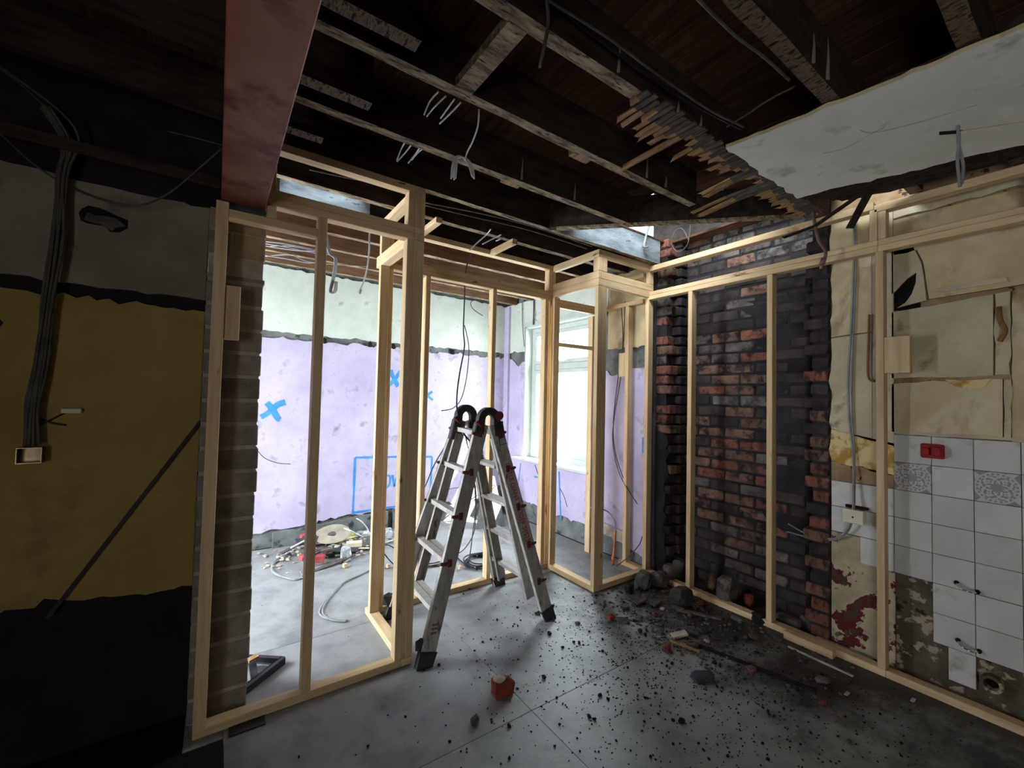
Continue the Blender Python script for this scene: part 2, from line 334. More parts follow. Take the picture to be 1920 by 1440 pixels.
# ------------------------------------------------------------------ floor
floor = struct('floor', (0, 0, 0))
box('slab', -2.4, 3.6, -2.7, 4.95, -0.20, -0.012, M_sootfloor, floor)
g = 0.0008
def sheet(x0, x1, y0, y1, m): box('floor_sheet', x0 + g, x1 - g, y0 + g, y1 - g, -0.02, 0.0, m, floor, bev=0.0012)
sheet(-2.3, 0.08, -2.6, 2.235, M_black_floor)
sheet(-2.3, -0.06, 2.235, 2.5, M_black_floor)
for x0, x1, y0, y1 in ((0.08, 1.30, -0.8, 1.635), (0.08, 1.30, 1.635, 2.85), (1.30, 2.52, -0.8, 1.635), (1.30, 2.52, 1.635, 2.85), (0.08, 2.52, -2.6, -0.8)):
    sheet(x0, x1, y0, y1, M_conc)
sheet(-0.06, 0.08, 2.235, 2.62, M_conc)
sheet(2.52, 3.17, -2.6, 2.42, M_conc)
sheet(3.17, 3.44, 0.9, 2.42, M_sootfloor)
sheet(2.52, 3.17, 2.42, 4.7, M_conc2); sheet(.08, 1.30, 2.85, 4.7, M_conc2); sheet(1.30, 2.52, 2.85, 4.7, M_conc2); sheet(0, .08, 2.85, 4.7, M_conc); sheet(-1.6, 0.0, 2.62, 4.7, M_conc); sheet(0, .08, 2.62, 2.85, M_conc)

# ------------------------------------------------------------------ walls
wb = struct('wall_back', (1.0, 4.8, 0))
box('masonry', -1.8, 3.5, 4.72, 4.95, 0, 2.905, M_render, wb)
AX = ((1, 0, 0), (0, 0, 1))     # u = x, v = z seen from the room; normal -y
panel('upper_plaster', [(-1.6, 2.095), (3.168, 2.085), (3.168, 2.72), (-1.6, 2.73)], (0, 4.72, 0), *AX, .02, M_white, wb, jag=.006, jagmask=(0, 2), seed=3, mback=M_rubble)
panel('lower_plaster', [(-1.6, .14), (.40, .15), (.75, .17), (1.15, .215), (1.62, .235), (2.0, .21), (2.5, .20), (3.168, .22), (3.168, 2.02), (-1.6, 2.035)], (0, 4.72, 0), *AX, .02, M_purple, wb, jag=.010, jagmask=(0, 1, 2, 3, 4, 5, 6, 8), seed=4, step=.04, mback=M_rubble)
panel('plinth_render', [(.50, 0), (1.62, 0), (1.62, .20), (1.2, .185), (.62, .155), (.50, .15)], (0, 4.72, 0), *AX, .05, M_render, wb, jag=.008, jagmask=(2, 3), seed=5)
panel('plinth_render', [(1.68, 0), (3.168, 0), (3.168, .18), (2.0, .17), (1.68, .22)], (0, 4.72, 0), *AX, .045, M_render, wb, jag=.01, jagmask=(2, 3), seed=6)
for i, (x, z) in enumerate(((.90, 2.055), (1.37, 2.06), (1.63, 2.06), (1.985, 2.06), (2.38, 2.055))):
    bm = bmesh.new(); bm_rock(bm, (x, 4.70, z - .01), (.028, .02, .05), 40 + i, 1, .5); mesh_from_bm('timber_plug', bm, M_hole, wb)
def spray(parent, strokes, plane, wd=.022):
    for q_, st in enumerate(strokes):
        if plane == 'back': pts = [(u, 4.6985 - .0007 * q_, v) for u, v in st]
        else: pts = [(3.1685 - .0007 * q_, u, v) for u, v in st]
        P_ = catmull(pts, 6); bm = bmesh.new(); rows = []
        for i, p in enumerate(P_):
            d = P_[min(i + 1, len(P_) - 1)] - P_[max(i - 1, 0)]; d.normalize()
            nrm = Vector((0, -1, 0)) if plane == 'back' else Vector((-1, 0, 0))
            s = d.cross(nrm); ww = wd * (0.85 + 0.3 * mnoise.noise(p * 9))
            a = bm.verts.new(p + s * ww); c = bm.verts.new(p - s * ww); a2 = bm.verts.new(p + s * ww - nrm * .004); c2 = bm.verts.new(p - s * ww - nrm * .004)
            rows.append((a, c, c2, a2))
        for q, r_ in zip(rows, rows[1:]):
            for k in range(4): bm.faces.new((q[k], q[(k + 1) % 4], r_[(k + 1) % 4], r_[k]))
        bm.faces.new(rows[0]); bm.faces.new(rows[-1][::-1]); bmesh.ops.recalc_face_normals(bm, faces=bm.faces)
        mesh_from_bm('spray_mark', bm, M_blue, parent)
spray(wb, [[(.36, 1.26), (.42, 1.30), (.50, 1.38), (.565, 1.405)], [(.405, 1.40), (.45, 1.34), (.50, 1.25), (.525, 1.235)]], 'back', .029)
spray(wb, [[(1.585, 1.60), (1.66, 1.68), (1.715, 1.775)], [(1.605, 1.78), (1.64, 1.70), (1.70, 1.60)]], 'back', .026)
spray(wb, [[(1.89, 1.48), (1.93, 1.52), (1.95, 1.58)], [(2.0, 1.56), (2.05, 1.51), (2.13, 1.45)], [(2.12, 1.55), (2.06, 1.51), (2.0, 1.45)]], 'back', .015)
spray(wb, [[(1.245, .215), (1.248, .5), (1.25, .82)], [(1.25, .82), (1.7, .80), (2.141, .775)], [(2.141, .775), (2.135, .5), (2.125, .22)], [(1.245, .235), (1.7, .24), (2.125, .25)]], 'back', .013)
spray(wb, [[(1.62, .60), (1.56, .58), (1.53, .51), (1.57, .455), (1.63, .49), (1.64, .57), (1.62, .60)], [(1.665, .60), (1.68, .52), (1.69, .47), (1.72, .57), (1.77, .60), (1.79, .49)], [(1.72, .66), (1.74, .66)],
            [(1.86, .60), (1.83, .53), (1.86, .47), (1.91, .50), (1.91, .58), (1.86, .60)]], 'back', .012)

ww = struct('wall_window', (3.3, 3.6, 0))
WY0, WY1, WZ0, WZ1 = 3.06, 4.27, .77, 2.40
box('masonry', 3.19, 3.45, 2.42, WY0, 0, 2.905, M_render, ww); box('masonry', 3.19, 3.45, WY1, 4.95, 0, 2.905, M_render, ww)
box('masonry', 3.19, 3.45, WY0, WY1, 0, WZ0 - .03, M_render, ww); box('masonry', 3.19, 3.45, WY0, WY1, WZ1, 2.905, M_render, ww)
AW = ((0, -1, 0), (0, 0, 1))     # u = -y, normal -x
def yz(*p): return [(-a, b) for a, b in p]
panel('upper_plaster', yz((4.70, 2.085), (4.28, 2.085), (4.28, 2.42), (2.9, 2.40), (2.9, 2.72), (4.70, 2.72)), (3.19, 0, 0), *AW, .02, M_white, ww, jag=.006, jagmask=(0,), seed=8, mback=M_rubble)
panel('upper_plaster', yz((2.895, 2.0), (2.43, 2.0), (2.43, 2.72), (2.895, 2.72)), (3.19, 0, 0), *AW, .02, M_cream, ww, jag=.008, jagmask=(0,), seed=9, mback=M_rubble)
panel('lower_plaster', yz((4.70, .24), (4.2, .23), (3.7, .20), (3.3, .21), (2.9, .20), (2.43, .10), (2.43, 1.80), (2.60, 1.80), (2.72, 1.73), (2.86, 1.74), (2.98, 1.84), (3.03, 1.98), (3.055, 1.99), (3.055, .74), (4.275, .74), (4.275, 1.96), (4.4, 1.90), (4.55, 2.0), (4.70, 2.02)), (3.19, 0, 0), *AW, .02, M_purple, ww, jag=.009, jagmask=(0, 1, 2, 3, 4, 6, 7, 8, 9, 10, 15, 16, 17), seed=10, step=.04, mback=M_rubble)
panel('plaster_edge', yz((2.428, .06), (2.418, .06), (2.418, 2.6), (2.428, 2.6)), (3.19, 0, 0), *AW, .02, M_offwhite, ww, jag=.003, jagmask=(1,), seed=11)
panel('corner_boxing', yz((4.70, .26), (4.60, .26), (4.60, 2.70), (4.70, 2.70)), (3.17, 0, 0), *AW, .03, M_purple, ww)
panel('ledger_batten', yz((2.95, .20), (2.62, .185), (2.62, .275), (2.95, .30)), (3.17, 0, 0), *AW, .02, M_rubble, ww, jag=.004, seed=12)
spray(ww, [[(4.31, .68), (4.34, .5), (4.38, .24)], [(4.03, .56), (3.9, .565), (3.77, .575)], [(3.91, .555), (3.93, .42), (3.96, .27)], [(3.585, .69), (3.57, .5), (3.54, .165)]], 'win', .011)
spray(ww, [[(2.455, 1.17), (2.456, 1.1), (2.455, 1.03)]], 'win', .013)
for (a, c) in (([(4.02, .70), (3.97, .62), (3.90, .50)], .004), ([(3.58, .52), (3.50, .44), (3.44, .33)], .003)):
    tube('crack', [(3.1685, y, z) for y, z in a], c, M_hole, ww, 5)

win = struct('window_1', (3.3, 3.66, .77))
FX0, FX1 = 3.265, 3.325
for nm, y0, y1, z0, z1 in (('jamb_lining', WY1 - .025, WY1, WZ0, WZ1), ('jamb_lining', WY0, WY0 + .025, WZ0, WZ1), ('head_lining', WY0, WY1, WZ1 - .03, WZ1)):
    box(nm, 3.165, 3.40, y0, y1, z0, z1, M_upvc, win, .003)
panel('torn_trim', yz((WY1 + .012, WZ1 - .01), (WY0 - .02, WZ1 - .01), (WY0 - .02, WZ1 + .045), (WY1 + .012, WZ1 + .045)), (3.17, 0, 0), *AW, .012, M_upvc, win, jag=.008, jagmask=(2,), seed=13)
fr = bpy.data.objects.new('window_frame', None); link(fr, win); fr.location = (0, 0, 0)
a0, a1 = WY0 + .025, WY1 - .025
for y0, y1, z0, z1 in ((a0, a0 + .06, WZ0, WZ1 - .03), (a1 - .06, a1, WZ0, WZ1 - .03)): box('frame_stile', FX0, FX1, y0, y1, z0, z1, M_upvc, fr, .004)
for z0, z1 in ((WZ0, WZ0 + .07), (1.845, 1.915), (WZ1 - .09, WZ1 - .03)): box('frame_rail', FX0 + .002, FX1 - .002, a0 + .06, a1 - .06, z0, z1, M_upvc, fr, .004)
def casement(z0, z1):
    bm = bmesh.new(); y0, y1 = a0 + .062, a1 - .062; t = .045
    for b in ((y0, y0 + t, z0, z1), (y1 - t, y1, z0, z1), (y0 + t, y1 - t, z0, z0 + t), (y0 + t, y1 - t, z1 - t, z1)): bm_box(bm, FX0 - .008, FX0 + .045, *b, bev=.004)
    s = mesh_from_bm('sash', bm, M_upvc, win)
    box('pane', FX0 + .018, FX0 + .024, y0 + t - .004, y1 - t + .004, z0 + t - .004, z1 - t + .004, M_glass, s)
casement(WZ0 + .072, 1.843); casement(1.917, WZ1 - .092)
h = box('window_handle', FX0 - .03, FX0 - .005, 3.62, 3.74, 1.925, 1.945, M_upvc, win, .004)
sill = box('window_sill', 3.085, 3.27, WY0 - .06, WY1 + .13, .735, .77, M_upvc, win, .006)

wc = struct('wall_chimney', (3.4, 1.7, 0))
box('masonry', 3.47, 3.7, .9, 2.6, 0, 4.7, M_brick_soot, wc)
box('masonry', 3.26, 3.47, 2.30, 2.425, 0, 2.905, M_brick_soot, wc)
box('masonry', 3.26, 3.47, 1.055, 1.13, 0, 2.905, M_brick_soot, wc)
box('flue_mortar', 3.413, 3.50, 1.13, 2.31, 0, 2.905, M_flue, wc)
box('jamb_mortar', 3.226, 3.30, 2.265, 2.425, 0, 2.905, M_flue, wc); box('jamb_mortar', 3.226, 3.30, 1.056, 1.155, 0, 2.905, M_flue, wc)
# bricks: shared meshes, each brick an object
def brick_mesh(sd):
    bm = bmesh.new(); rr = random.Random(sd); bm_box(bm, -.5, .5, -.5, .5, -.5, .5)
    for v in bm.verts: v.co += Vector((rr.uniform(-.03, .03), rr.uniform(-.03, .03), rr.uniform(-.05, .05)))
    bmesh.ops.scale(bm, vec=(.1, .225, .074), verts=bm.verts)
    bmesh.ops.bevel(bm, geom=list(bm.edges), offset=.008, segments=1, affect='EDGES')
    me = bpy.data.meshes.new('brick'); bm.to_mesh(me); bm.free(); return me
BM = {}
for key, m in (('r', M_brick_red), ('b', M_brick_brown), ('g', M_brick_grey), ('s', M_brick_soot)):
    BM[key] = []
    for sd in range(4):
        me = brick_mesh(sd + 10); me.materials.append(m); BM[key].append(me)
def brick(x, y, z, key, sy=1.0, sx=1.0, sz=1.0):
    o = bpy.data.objects.new('brick', R.choice(BM[key])); link(o, wc)
    o.location = Vector((x, y, z)) - Vector(wc.location); o.scale = (sx, sy, sz); o.rotation_euler = (R.uniform(-.02, .02), R.uniform(-.03, .03), R.uniform(-.02, .02))
PIT = .0865
for k in range(34):
    z = .043 + k * PIT
    y = 2.20 - (0 if k % 2 else .115)
    first = True
    yy = 2.30
    off = .118 if k % 2 else .0
    edges = [2.31 - off - i * .237 for i in range(0, 6)]
    for e in edges:
        y1, y0 = min(e, 2.30), max(e - .225, 1.12)
        if y1 - y0 < .05: continue
        ym = (y0 + y1) / 2
        t = R.random(); hgt = z
        if hgt > 2.3: key = 's' if t < .55 else ('g' if t < .85 else 'b')
        elif ym < 1.42 or (ym < 1.55 and hgt > 1.2): key = 's'
        elif hgt < .35: key = 's' if t < .6 else 'g'
        elif hgt > 2.05: key = 's' if t < .7 else 'g'
        elif ym > 2.05: key = 's' if t < .5 else ('g' if t < .75 else 'b')
        else: key = 'r' if t < .16 else ('b' if t < .55 else ('g' if t < .88 else 's'))
        brick(3.455 + R.uniform(-.006, .006), ym, z, key, (y1 - y0) / .225)
    # right jamb, headers then stretchers turned into the cheek
    t = R.random(); key = 'r' if t < .30 else ('b' if t < .55 else 's')
    w_ = (.138 if k % 2 else .10) + R.uniform(-.012, .012)
    brick(3.265, 1.062 + w_ / 2, z, key, w_ / .225, 1.0, .96)
    brick(3.375, 1.062 + w_ / 2 - .008, z, 's', w_ / .225, 1.15)
    # left jamb
    t = R.random()
    up = z > 1.2
    key = ('r' if t < .45 else 'b' if t < .7 else 'g') if up else ('b' if t < .15 else 's')
    if not (k % 7 == 3 and up):
        w_ = (.11 if k % 2 else .15) + R.uniform(-.01, .01)
        brick(3.265 + R.uniform(0, .012), 2.365 - w_ / 2, z, key, w_ / .225)
    brick(3.375, 2.29, z, 's', .9, 1.15)
panel('soot_parging', yz((1.50, .62), (1.13, .55), (1.13, 2.30), (1.75, 2.30), (1.70, 2.1), (1.66, 1.9), (1.58, 1.7), (1.55, 1.5), (1.47, 1.3), (1.50, 1.0)), (3.418, 0, 0), *AW, .012, M_flue, wc, jag=.02, jagmask=(0, 4, 5, 6, 7, 8, 9), seed=21)
panel('soot_parging', yz((2.36, 0.1), (2.24, 0.1), (2.25, .7), (2.24, 1.2), (2.36, 1.25)), (3.215, 0, 0), *AW, .008, M_flue, wc, jag=.012, jagmask=(1, 2), seed=22)

wr = struct('wall_right', (3.3, 0, 0))
box('masonry', 3.235, 3.6, -2.7, 1.055, 0, 2.905, M_brownstain, wr)
box('sun_blocker_wall', 3.72, 3.9, -2.7, 2.6, 0, 4.7, M_brick_soot, wr)  # unseen outside wall added to stop low sun reaching the ceiling holes
XR = 3.235
def wp(nm, pts, m, jag=0, mask=None, seed=1, th=.015, step=.05, mb=None): return panel(nm, yz(*pts), (XR, 0, 0), *AW, th, m, wr, jag=jag, jagmask=mask, seed=seed, step=step, mback=mb)
# strip beside the chimney
wp('plaster', [(1.05, 1.93), (.845, 1.945), (.845, 2.71), (1.05, 2.71)], M_cream, .006, (0, 3), 31, mb=M_brownstain)
wp('plaster', [(1.05, 1.35), (.845, 1.29), (.845, 1.94), (1.05, 1.925)], M_cream2, .006, (3,), 32, mb=M_brownstain)
wp('stained_plaster', [(1.05, 1.15), (.74, 1.10), (.74, 1.285), (1.05, 1.345)], M_ochrestain, .006, (0, 3), 33)
wp('glue_patch', [(1.05, 1.03), (.74, 1.03), (.74, 1.10), (1.05, 1.145)], M_brownstain, .004, (2,), 34)
wp('peeling_plaster', [(1.05, .02), (.745, .02), (.745, .55), (.905, .56), (.905, .705), (1.05, .705)], M_peel, .004, (0,), 35)
wp('plaster', [(.843, 1.29), (.745, 1.27), (.745, 2.71), (.843, 2.71)], M_cream2, .002, (0,), 36)
# field right of the post
wp('plaster', [(.743, 2.60), (-2.6, 2.62), (-2.6, 2.71), (.743, 2.71)], M_cream2, .004, (0,), 37)
wp('plaster', [(.743, 2.385), (-2.6, 2.40), (-2.6, 2.60), (.743, 2.59)], M_cream, .003, (0,), 38)
wp('plaster', [(0.7502, 2.4697), (0.7517, 2.1543), (0.7232, 2.1863), (0.6859, 2.2312), (0.6451, 2.2588), (0.6477, 2.2016), (0.6660, 2.1382), (0.6935, 2.0940), (0.7285, 2.0720), (0.6045, 2.0937), (0.6166, 2.2372), (0.6249, 2.3086), (0.6754, 2.4663)], M_cream2, .0015, (10, 11), 39)
panel('plaster_hole', yz((0.7606, 2.3046), (0.7618, 2.0616), (0.6310, 2.0411), (0.6295, 2.2734)), (XR, 0, 0), *AW, .003, M_hole, wr)
wp('plaster', [(0.6664, 2.4636), (0.6161, 2.3125), (0.6079, 2.2412), (0.5938, 2.0977), (0.3434, 2.1073), (-0.5271, 2.1531), (-0.5313, 2.3713), (0.2534, 2.4564)], M_cream, .002, (0, 1, 2), 40, th=.018, mb=M_brownstain)
wp('plaster_ridge', [(0.5764, 2.1391), (0.5511, 2.1518), (0.3146, 2.1554), (0.3061, 2.1347), (0.3611, 2.1328), (0.5348, 2.1251)], M_cream2, .0015, (1,), 47, th=.026)
wp('plaster', [(0.7523, 2.0476), (0.7541, 1.6637), (0.3619, 1.6674), (0.3580, 2.0802)], M_cream2, .003, (1, 3), 41)
wp('plaster', [(0.3508, 2.0815), (0.3547, 1.6699), (0.3056, 1.6710), (0.3014, 2.0855)], M_cream2, .003, None, 42, th=.02)
wp('plaster', [(0.2945, 2.0869), (0.3021, 1.3345), (-0.5113, 1.3443), (-0.5264, 2.1169)], M_cream, .003, (0,), 43)
wp('plaster', [(0.7543, 1.6295), (0.7556, 1.3540), (0.3331, 1.3473), (0.3301, 1.6478)], M_cream, .003, (3,), 44)
wp('plaster', [(0.3249, 1.6450), (0.3278, 1.3478), (0.3054, 1.3472), (0.3024, 1.6445)], M_cream2, .003, None, 45, th=.022)
wp('timber_edge', [(.742, 1.342), (-2.6, 1.342), (-2.6, 1.36), (.742, 1.36)], M_cream2, .002, None, 46, th=.021)
wp('broken_patch', [(0.5342, 1.6496), (0.4982, 1.6147), (0.4401, 1.5974), (0.3933, 1.6055), (0.3692, 1.6487)], M_ochrestain, .003, None, 48, th=.019)
# tiles
def tile(y1, z1, wd=.1545, ht=.1545, m=M_tile):
    bm = bmesh.new(); bm_box(bm, -.004, .004, -wd / 2, wd / 2, -ht / 2, ht / 2, .0012)
    o = mesh_from_bm('tile', bm, m, wr, origin=(0, 0, 0))
    o.location = Vector((XR - .019 + R.uniform(-.001, .001), y1 - wd / 2, z1 - ht / 2)) - Vector(wr.location)
    o.rotation_euler = (R.uniform(-.004, .004), R.uniform(-.006, .006), R.uniform(-.006, .006)); return o
wp('tile_bed', [(1.045, .715), (.90, .715), (.90, .56), (.745, .56), (.745, 1.03), (1.045, 1.03)], M_grout, 0, None, 48, th=.011)
wp('tile_bed', [(.743, .56), (.588, .56), (.588, .24), (.53, .24), (.53, .075), (.432, .075), (.432, .24), (-1.6, .24), (-1.6, 1.34), (.743, 1.34)], M_grout, 0, None, 49, th=.011)
wp('bare_wall', [(.743, .02), (-2.6, .02), (-2.6, .238), (.43, .238), (.43, .073), (.531, .073), (.531, .238), (.589, .238), (.589, .558), (.743, .558)], M_bare, .003, None, 50, th=.008)
P0 = .1572
for c in range(-12, 5):
    y1 = .7445 - c * P0 + 0  # left edge of column
cols = [(.745 - i * P0) for i in range(0, 14)]
for i, y1 in enumerate(cols):
    for k in range(7):
        if i == 0 and k > 4: continue
        z1 = 1.338 - k * P0
        deco = k == 1 and i in (0, 2)
        tile(y1, z1, m=M_deco if deco else M_tile)
tile(.531, 1.338 - 7 * P0, wd=.098, ht=.165)
for y1, ks in ((.745 + P0, (2, 3, 4)), (.745 + 2 * P0, (2, 3))):
    for k in ks: tile(min(y1, 1.047), 1.338 - k * P0, wd=min(.1545, .1545))

wl = struct('wall_left', (-1.2, 2.5, 0))
box('masonry', -2.4, -.057, 2.50, 2.62, 0, 2.905, M_black, wl); box('masonry', -.057, -.0145, 2.50, 2.62, 2.371, 2.905, M_black, wl)
panel('upper_plaster', [(-2.3, 1.965), (-.75, 1.935), (-.058, 1.93), (-.058, 2.375), (-.4, 2.37), (-.56, 2.375), (-2.3, 2.40)], (0, 2.50, 0), *AX, .018, M_offwhite, wl, jag=.006, jagmask=(0, 1, 3, 4, 5), seed=61)
panel('yellow_plaster', [(-.712, .62), (-.70, .605), (-.49, .635), (-.25, .60), (-.058, .592), (-.058, 1.875), (-.712, 1.885), (-.712, 1.2)], (0, 2.50, 0), *AX, .018, M_yellow, wl, jag=.008, jagmask=(0, 1, 2, 3, 5, 6), seed=62, step=.035)
for pts in ([(-.49, 2.20), (-.44, 2.195), (-.40, 2.175), (-.37, 2.18), (-.345, 2.205), (-.345, 2.24), (-.38, 2.25), (-.42, 2.265), (-.47, 2.27), (-.49, 2.25)],):
    panel('plaster_hole', pts, (0, 2.482, 0), *AX, .004, M_hole, wl, jag=.006, seed=63, step=.02)
    panel('broken_stone', [(-.48, 2.205), (-.43, 2.20), (-.39, 2.18), (-.35, 2.21), (-.38, 2.235), (-.47, 2.24)], (0, 2.478, 0), *AX, .008, M_stone, wl, jag=.004, seed=64, step=.02)
spray_l = [((-.60, 1.335), (-.555, 1.36), (-.50, 1.40)), ((-.575, 1.375), (-.54, 1.355), (-.50, 1.345))]
for s_ in spray_l: tube('scuff_mark', [(x, 2.481, z) for x, z in s_], .012, M_cblack, wl, 5, flat=.3)

pier = struct('wall_pier', (.06, 2.5, 0))
box('mortar_core', -.052, .168, 2.4028, 2.615, 0, 2.355, M_mortar, pier)
zz = 0.0; k = 0
while zz < 2.05:
    h_ = .1125
    z1 = min(zz + h_ - .012, 2.05)
    x1 = .176 + R.uniform(-.006, .004)
    o = box('concrete_block', -.055, x1, 2.40 + R.uniform(0, .002), 2.62, zz + .002, z1, M_block, pier, .004)
    zz += h_; k += 1
zz0 = zz
box('concrete_block', -.055, .03, 2.40, 2.62, zz0 + .004, 2.25, M_block, pier, .004)
box('concrete_block', .042, .174, 2.398, 2.62, zz0 + .004, 2.25, M_blockbrown, pier, .004)
box('concrete_block', -.055, .176, 2.40, 2.62, 2.258, 2.352, M_blockbrown, pier, .004)
box('packing_slate', -.02, .168, 2.33, 2.6, 2.353, 2.369, M_slate, pier, .002)

# the walls of the room behind the camera, side opening added for fill light
def wallbox(nm, *boxes):
    s = struct(nm, (0, 0, 0))
    for b in boxes: box('masonry', *b, M_offwhite, s)
wallbox('wall_side', (-2.5, -2.3, -2.7, -2.5, 0, 2.905), (-2.5, -2.3, -1.0, 2.62, 0, 2.905), (-2.5, -2.3, -2.5, -1.0, 2.1, 2.905))
wallbox('wall_front', (-2.5, 3.6, -2.8, -2.6, 0, 2.905))
wallbox('wall_back_side', (-1.65, -1.55, 2.62, 3.0, 0, 2.905), (-1.65, -1.55, 4.3, 4.95, 0, 2.905), (-1.65, -1.55, 3.0, 4.3, 2.35, 2.905), (-2.5, -.06, 2.62, 2.64, 0, 2.905))
box('sun_blocker_roof', -3.0, 3.8, -3.2, 5.2, 4.7, 4.8, M_soot)['kind'] = 'structure'  # slab out of view, added to keep sun out of the open ceiling

# ------------------------------------------------------------------ steel beam
b = thing('steel_beam', 'long red oxide steel beam running overhead onto the concrete block pier', 'beam', (.0735, 0, 2.37))
box('bottom_flange', -.0135, .1605, -2.55, 2.60, 2.37, 2.385, M_steel, b, .003)
box('web', .0685, .0785, -2.55, 2.60, 2.385, 2.605, M_steel, b)
box('top_flange', -.0135, .1605, -2.55, 2.60, 2.605, 2.62, M_steel, b, .003)

# ------------------------------------------------------------------ ceiling: boards, joists, laths, plaster
ce = struct('ceiling', (0, 0, 2.7))
def ydiag(x): return 2.25 - (x - 1.95) * 1.028
BW = .148; x = -2.35
while x < 3.28:
    xc = x + BW / 2
    cuts = []
    if .24 < xc < .74: cuts.append((2.70, 2.995))
    if 1.98 < xc < 3.28: cuts.append((max(1.17, ydiag(xc) + .06), 2.29))
    if xc > 2.82: cuts.append((.62, 1.02))
    segs = []; y0 = -2.6
    for c0, c1 in sorted(cuts): segs.append((y0, c0)); y0 = c1
    segs.append((y0, 4.75))
    for s0, s1 in segs: box('floorboard', x + .0004, x + BW - .0004, s0, s1, 2.905, 2.925, M_board, ce, .0035)
    x += BW
def joist(x0, x1, y0, skew=0.0, wd=.05, me=None, ms=M_soot, zb=2.705, zt=2.905, name='joist', seed=0):
    """timber along x; the bottom edge is worn and pale, the sides sooty"""
    bm = bmesh.new(); n = max(1, int((x1 - x0) / .12)); rows = []
    for i in range(n + 1):
        xx = x0 + (x1 - x0) * i / n; ys = y0 + skew * i / n
        j = lambda s: .004 * mnoise.noise(Vector((xx * 5 + s, s * 3.1, seed)))
        rows.append([bm.verts.new((xx, ys + j(1), zb + j(2))), bm.verts.new((xx, ys + wd + j(3), zb + j(4))), bm.verts.new((xx, ys + wd, zt)), bm.verts.new((xx, ys, zt))])
    for a, c in zip(rows, rows[1:]):
        for k in range(4):
            f = bm.faces.new((a[k], a[(k + 1) % 4], c[(k + 1) % 4], c[k])); f.material_index = 0 if k == 0 else 1
    f = bm.faces.new(rows[0]); f.material_index = 1; f = bm.faces.new(rows[-1][::-1]); f.material_index = 1
    bmesh.ops.recalc_face_normals(bm, faces=bm.faces)
    return mesh_from_bm(name, bm, [me or M_joist, ms], ce)
for i, (y0, x1) in enumerate(((-1.95, 3.2), (-1.5, 3.2), (-1.06, 3.2), (-.62, 3.2), (-.18, 3.2), (.24, 3.2), (.61, 3.2))):
    joist(.17, x1, y0, .0, me=M_joistn, seed=i, wd=.055)
joist(.17, 3.2, 1.05, .0, seed=11, wd=.055)
joist(.17, 2.36, 1.46, .0, seed=12, wd=.048)
joist(.17, 2.27, 1.89, .0, seed=13)
joist(.17, 1.93, 2.295, .0, seed=14, wd=.045)
joist(1.93, 3.16, 2.295, .0, seed=15, wd=.045, ms=M_daylit_timber)
# stretches by the openings have the daylight painted into their pale sides
for i, y0 in enumerate((2.64, 3.0, 3.37, 3.73, 4.10, 4.45)):
    if i == 1: joist(.28, .84, y0, 0, seed=19, wd=.05, ms=M_daylit_timber); joist(.14, .28, y0, 0, seed=18, wd=.05)
    joist(.84 if i == 1 else .14, 3.16, y0, 0, seed=20 + i, wd=.05, me=M_joist, ms=M_soot if i < 2 else M_cleanjoist)
for i, y0 in enumerate((-2.0, -1.5, -1.0, -.5, 0, .45, .9, 1.35, 1.8, 2.22)): joist(-2.3, -.02, y0, 0, me=M_soot, seed=40 + i)
joist(-2.3, -.02, 2.40, 0, wd=.03, me=M_crackfill, zb=2.46, zt=2.50, seed=60, name='batten')
for y0, x1 in ((1.335, .527), (1.745, .485), (2.125, .372)): joist(.165, x1, y0, 0, wd=.06, me=M_joistn, zb=2.70, seed=70, name='joist_stub')
# diagonal trimmer by the chimney
bar('trimmer', (1.90, 2.30, 2.80), (3.06, 1.12, 2.80), .045, .19, M_soot, ce); bar('trimmer_batten', (1.93, 2.26, 2.700), (3.08, 1.085, 2.700), .05, .012, M_joist, ce)
# struts between joists
bar('strut', (.76, 1.10, 2.72), (.755, 1.47, 2.72), .075, .035, M_joist, ce); bar('strut', (1.70, 1.10, 2.713), (1.70, 1.47, 2.713), .025, .018, M_lath, ce)
for nm, x_, y0, y1 in (('noggin', 1.46, 1.50, 1.56), ('noggin', 1.33, 1.93, 1.985)): box('end_grain_block', x_ - .06, x_ + .06, y0, y1, 2.712, 2.80, M_lath, ce, .003)
# laths: stubs left on the joist at y = 1.05
xx = 1.335; i = 0
while xx < 3.02:
    i += 1
    w_ = R.uniform(.022, .03)
    y0 = 1.035 + R.uniform(-.02, .01)
    if xx < 1.85: y1 = 1.19 + R.uniform(-.06, .10)
    elif xx < 2.16: y1 = 1.16 + R.uniform(-.03, .07)
    elif xx < 2.38: y1 = 1.10 + R.uniform(-.02, .07)
    elif xx < 2.50: y1 = 1.51 + R.uniform(-.01, .03)
    else: y1 = 1.19 + R.uniform(-.015, .015)
    if i in (26, 27): y1 = 1.36
    tilt = R.uniform(-.012, .012); zd = R.uniform(-.004, .004) - (.02 if y1 > 1.3 else .0)
    ym = y0 + (y1 - y0) * R.uniform(.35, .6)
    bm = bmesh.new(); bm_bar(bm, (xx + tilt * .5, ym, 2.6985), (xx + tilt, y1, 2.6985 + zd), w_ * .96, .006)
    far = sorted(bm.verts, key=lambda v: -v.co.y)[:4]
    for v in far: v.co.y -= R.uniform(0, .05)
    bmesh.ops.bevel(bm, geom=[e for e in bm.edges], offset=.0012, segments=1, affect='EDGES')
    o = mesh_from_bm('lath', bm, M_lath, ce)
    bm = bmesh.new(); bm_bar(bm, (xx, y0, 2.6985), (xx + tilt * .5, ym, 2.6985), w_, .007); mesh_from_bm('lath_root', bm, M_lathg, o)
    xx += w_ + R.uniform(.006, .012)
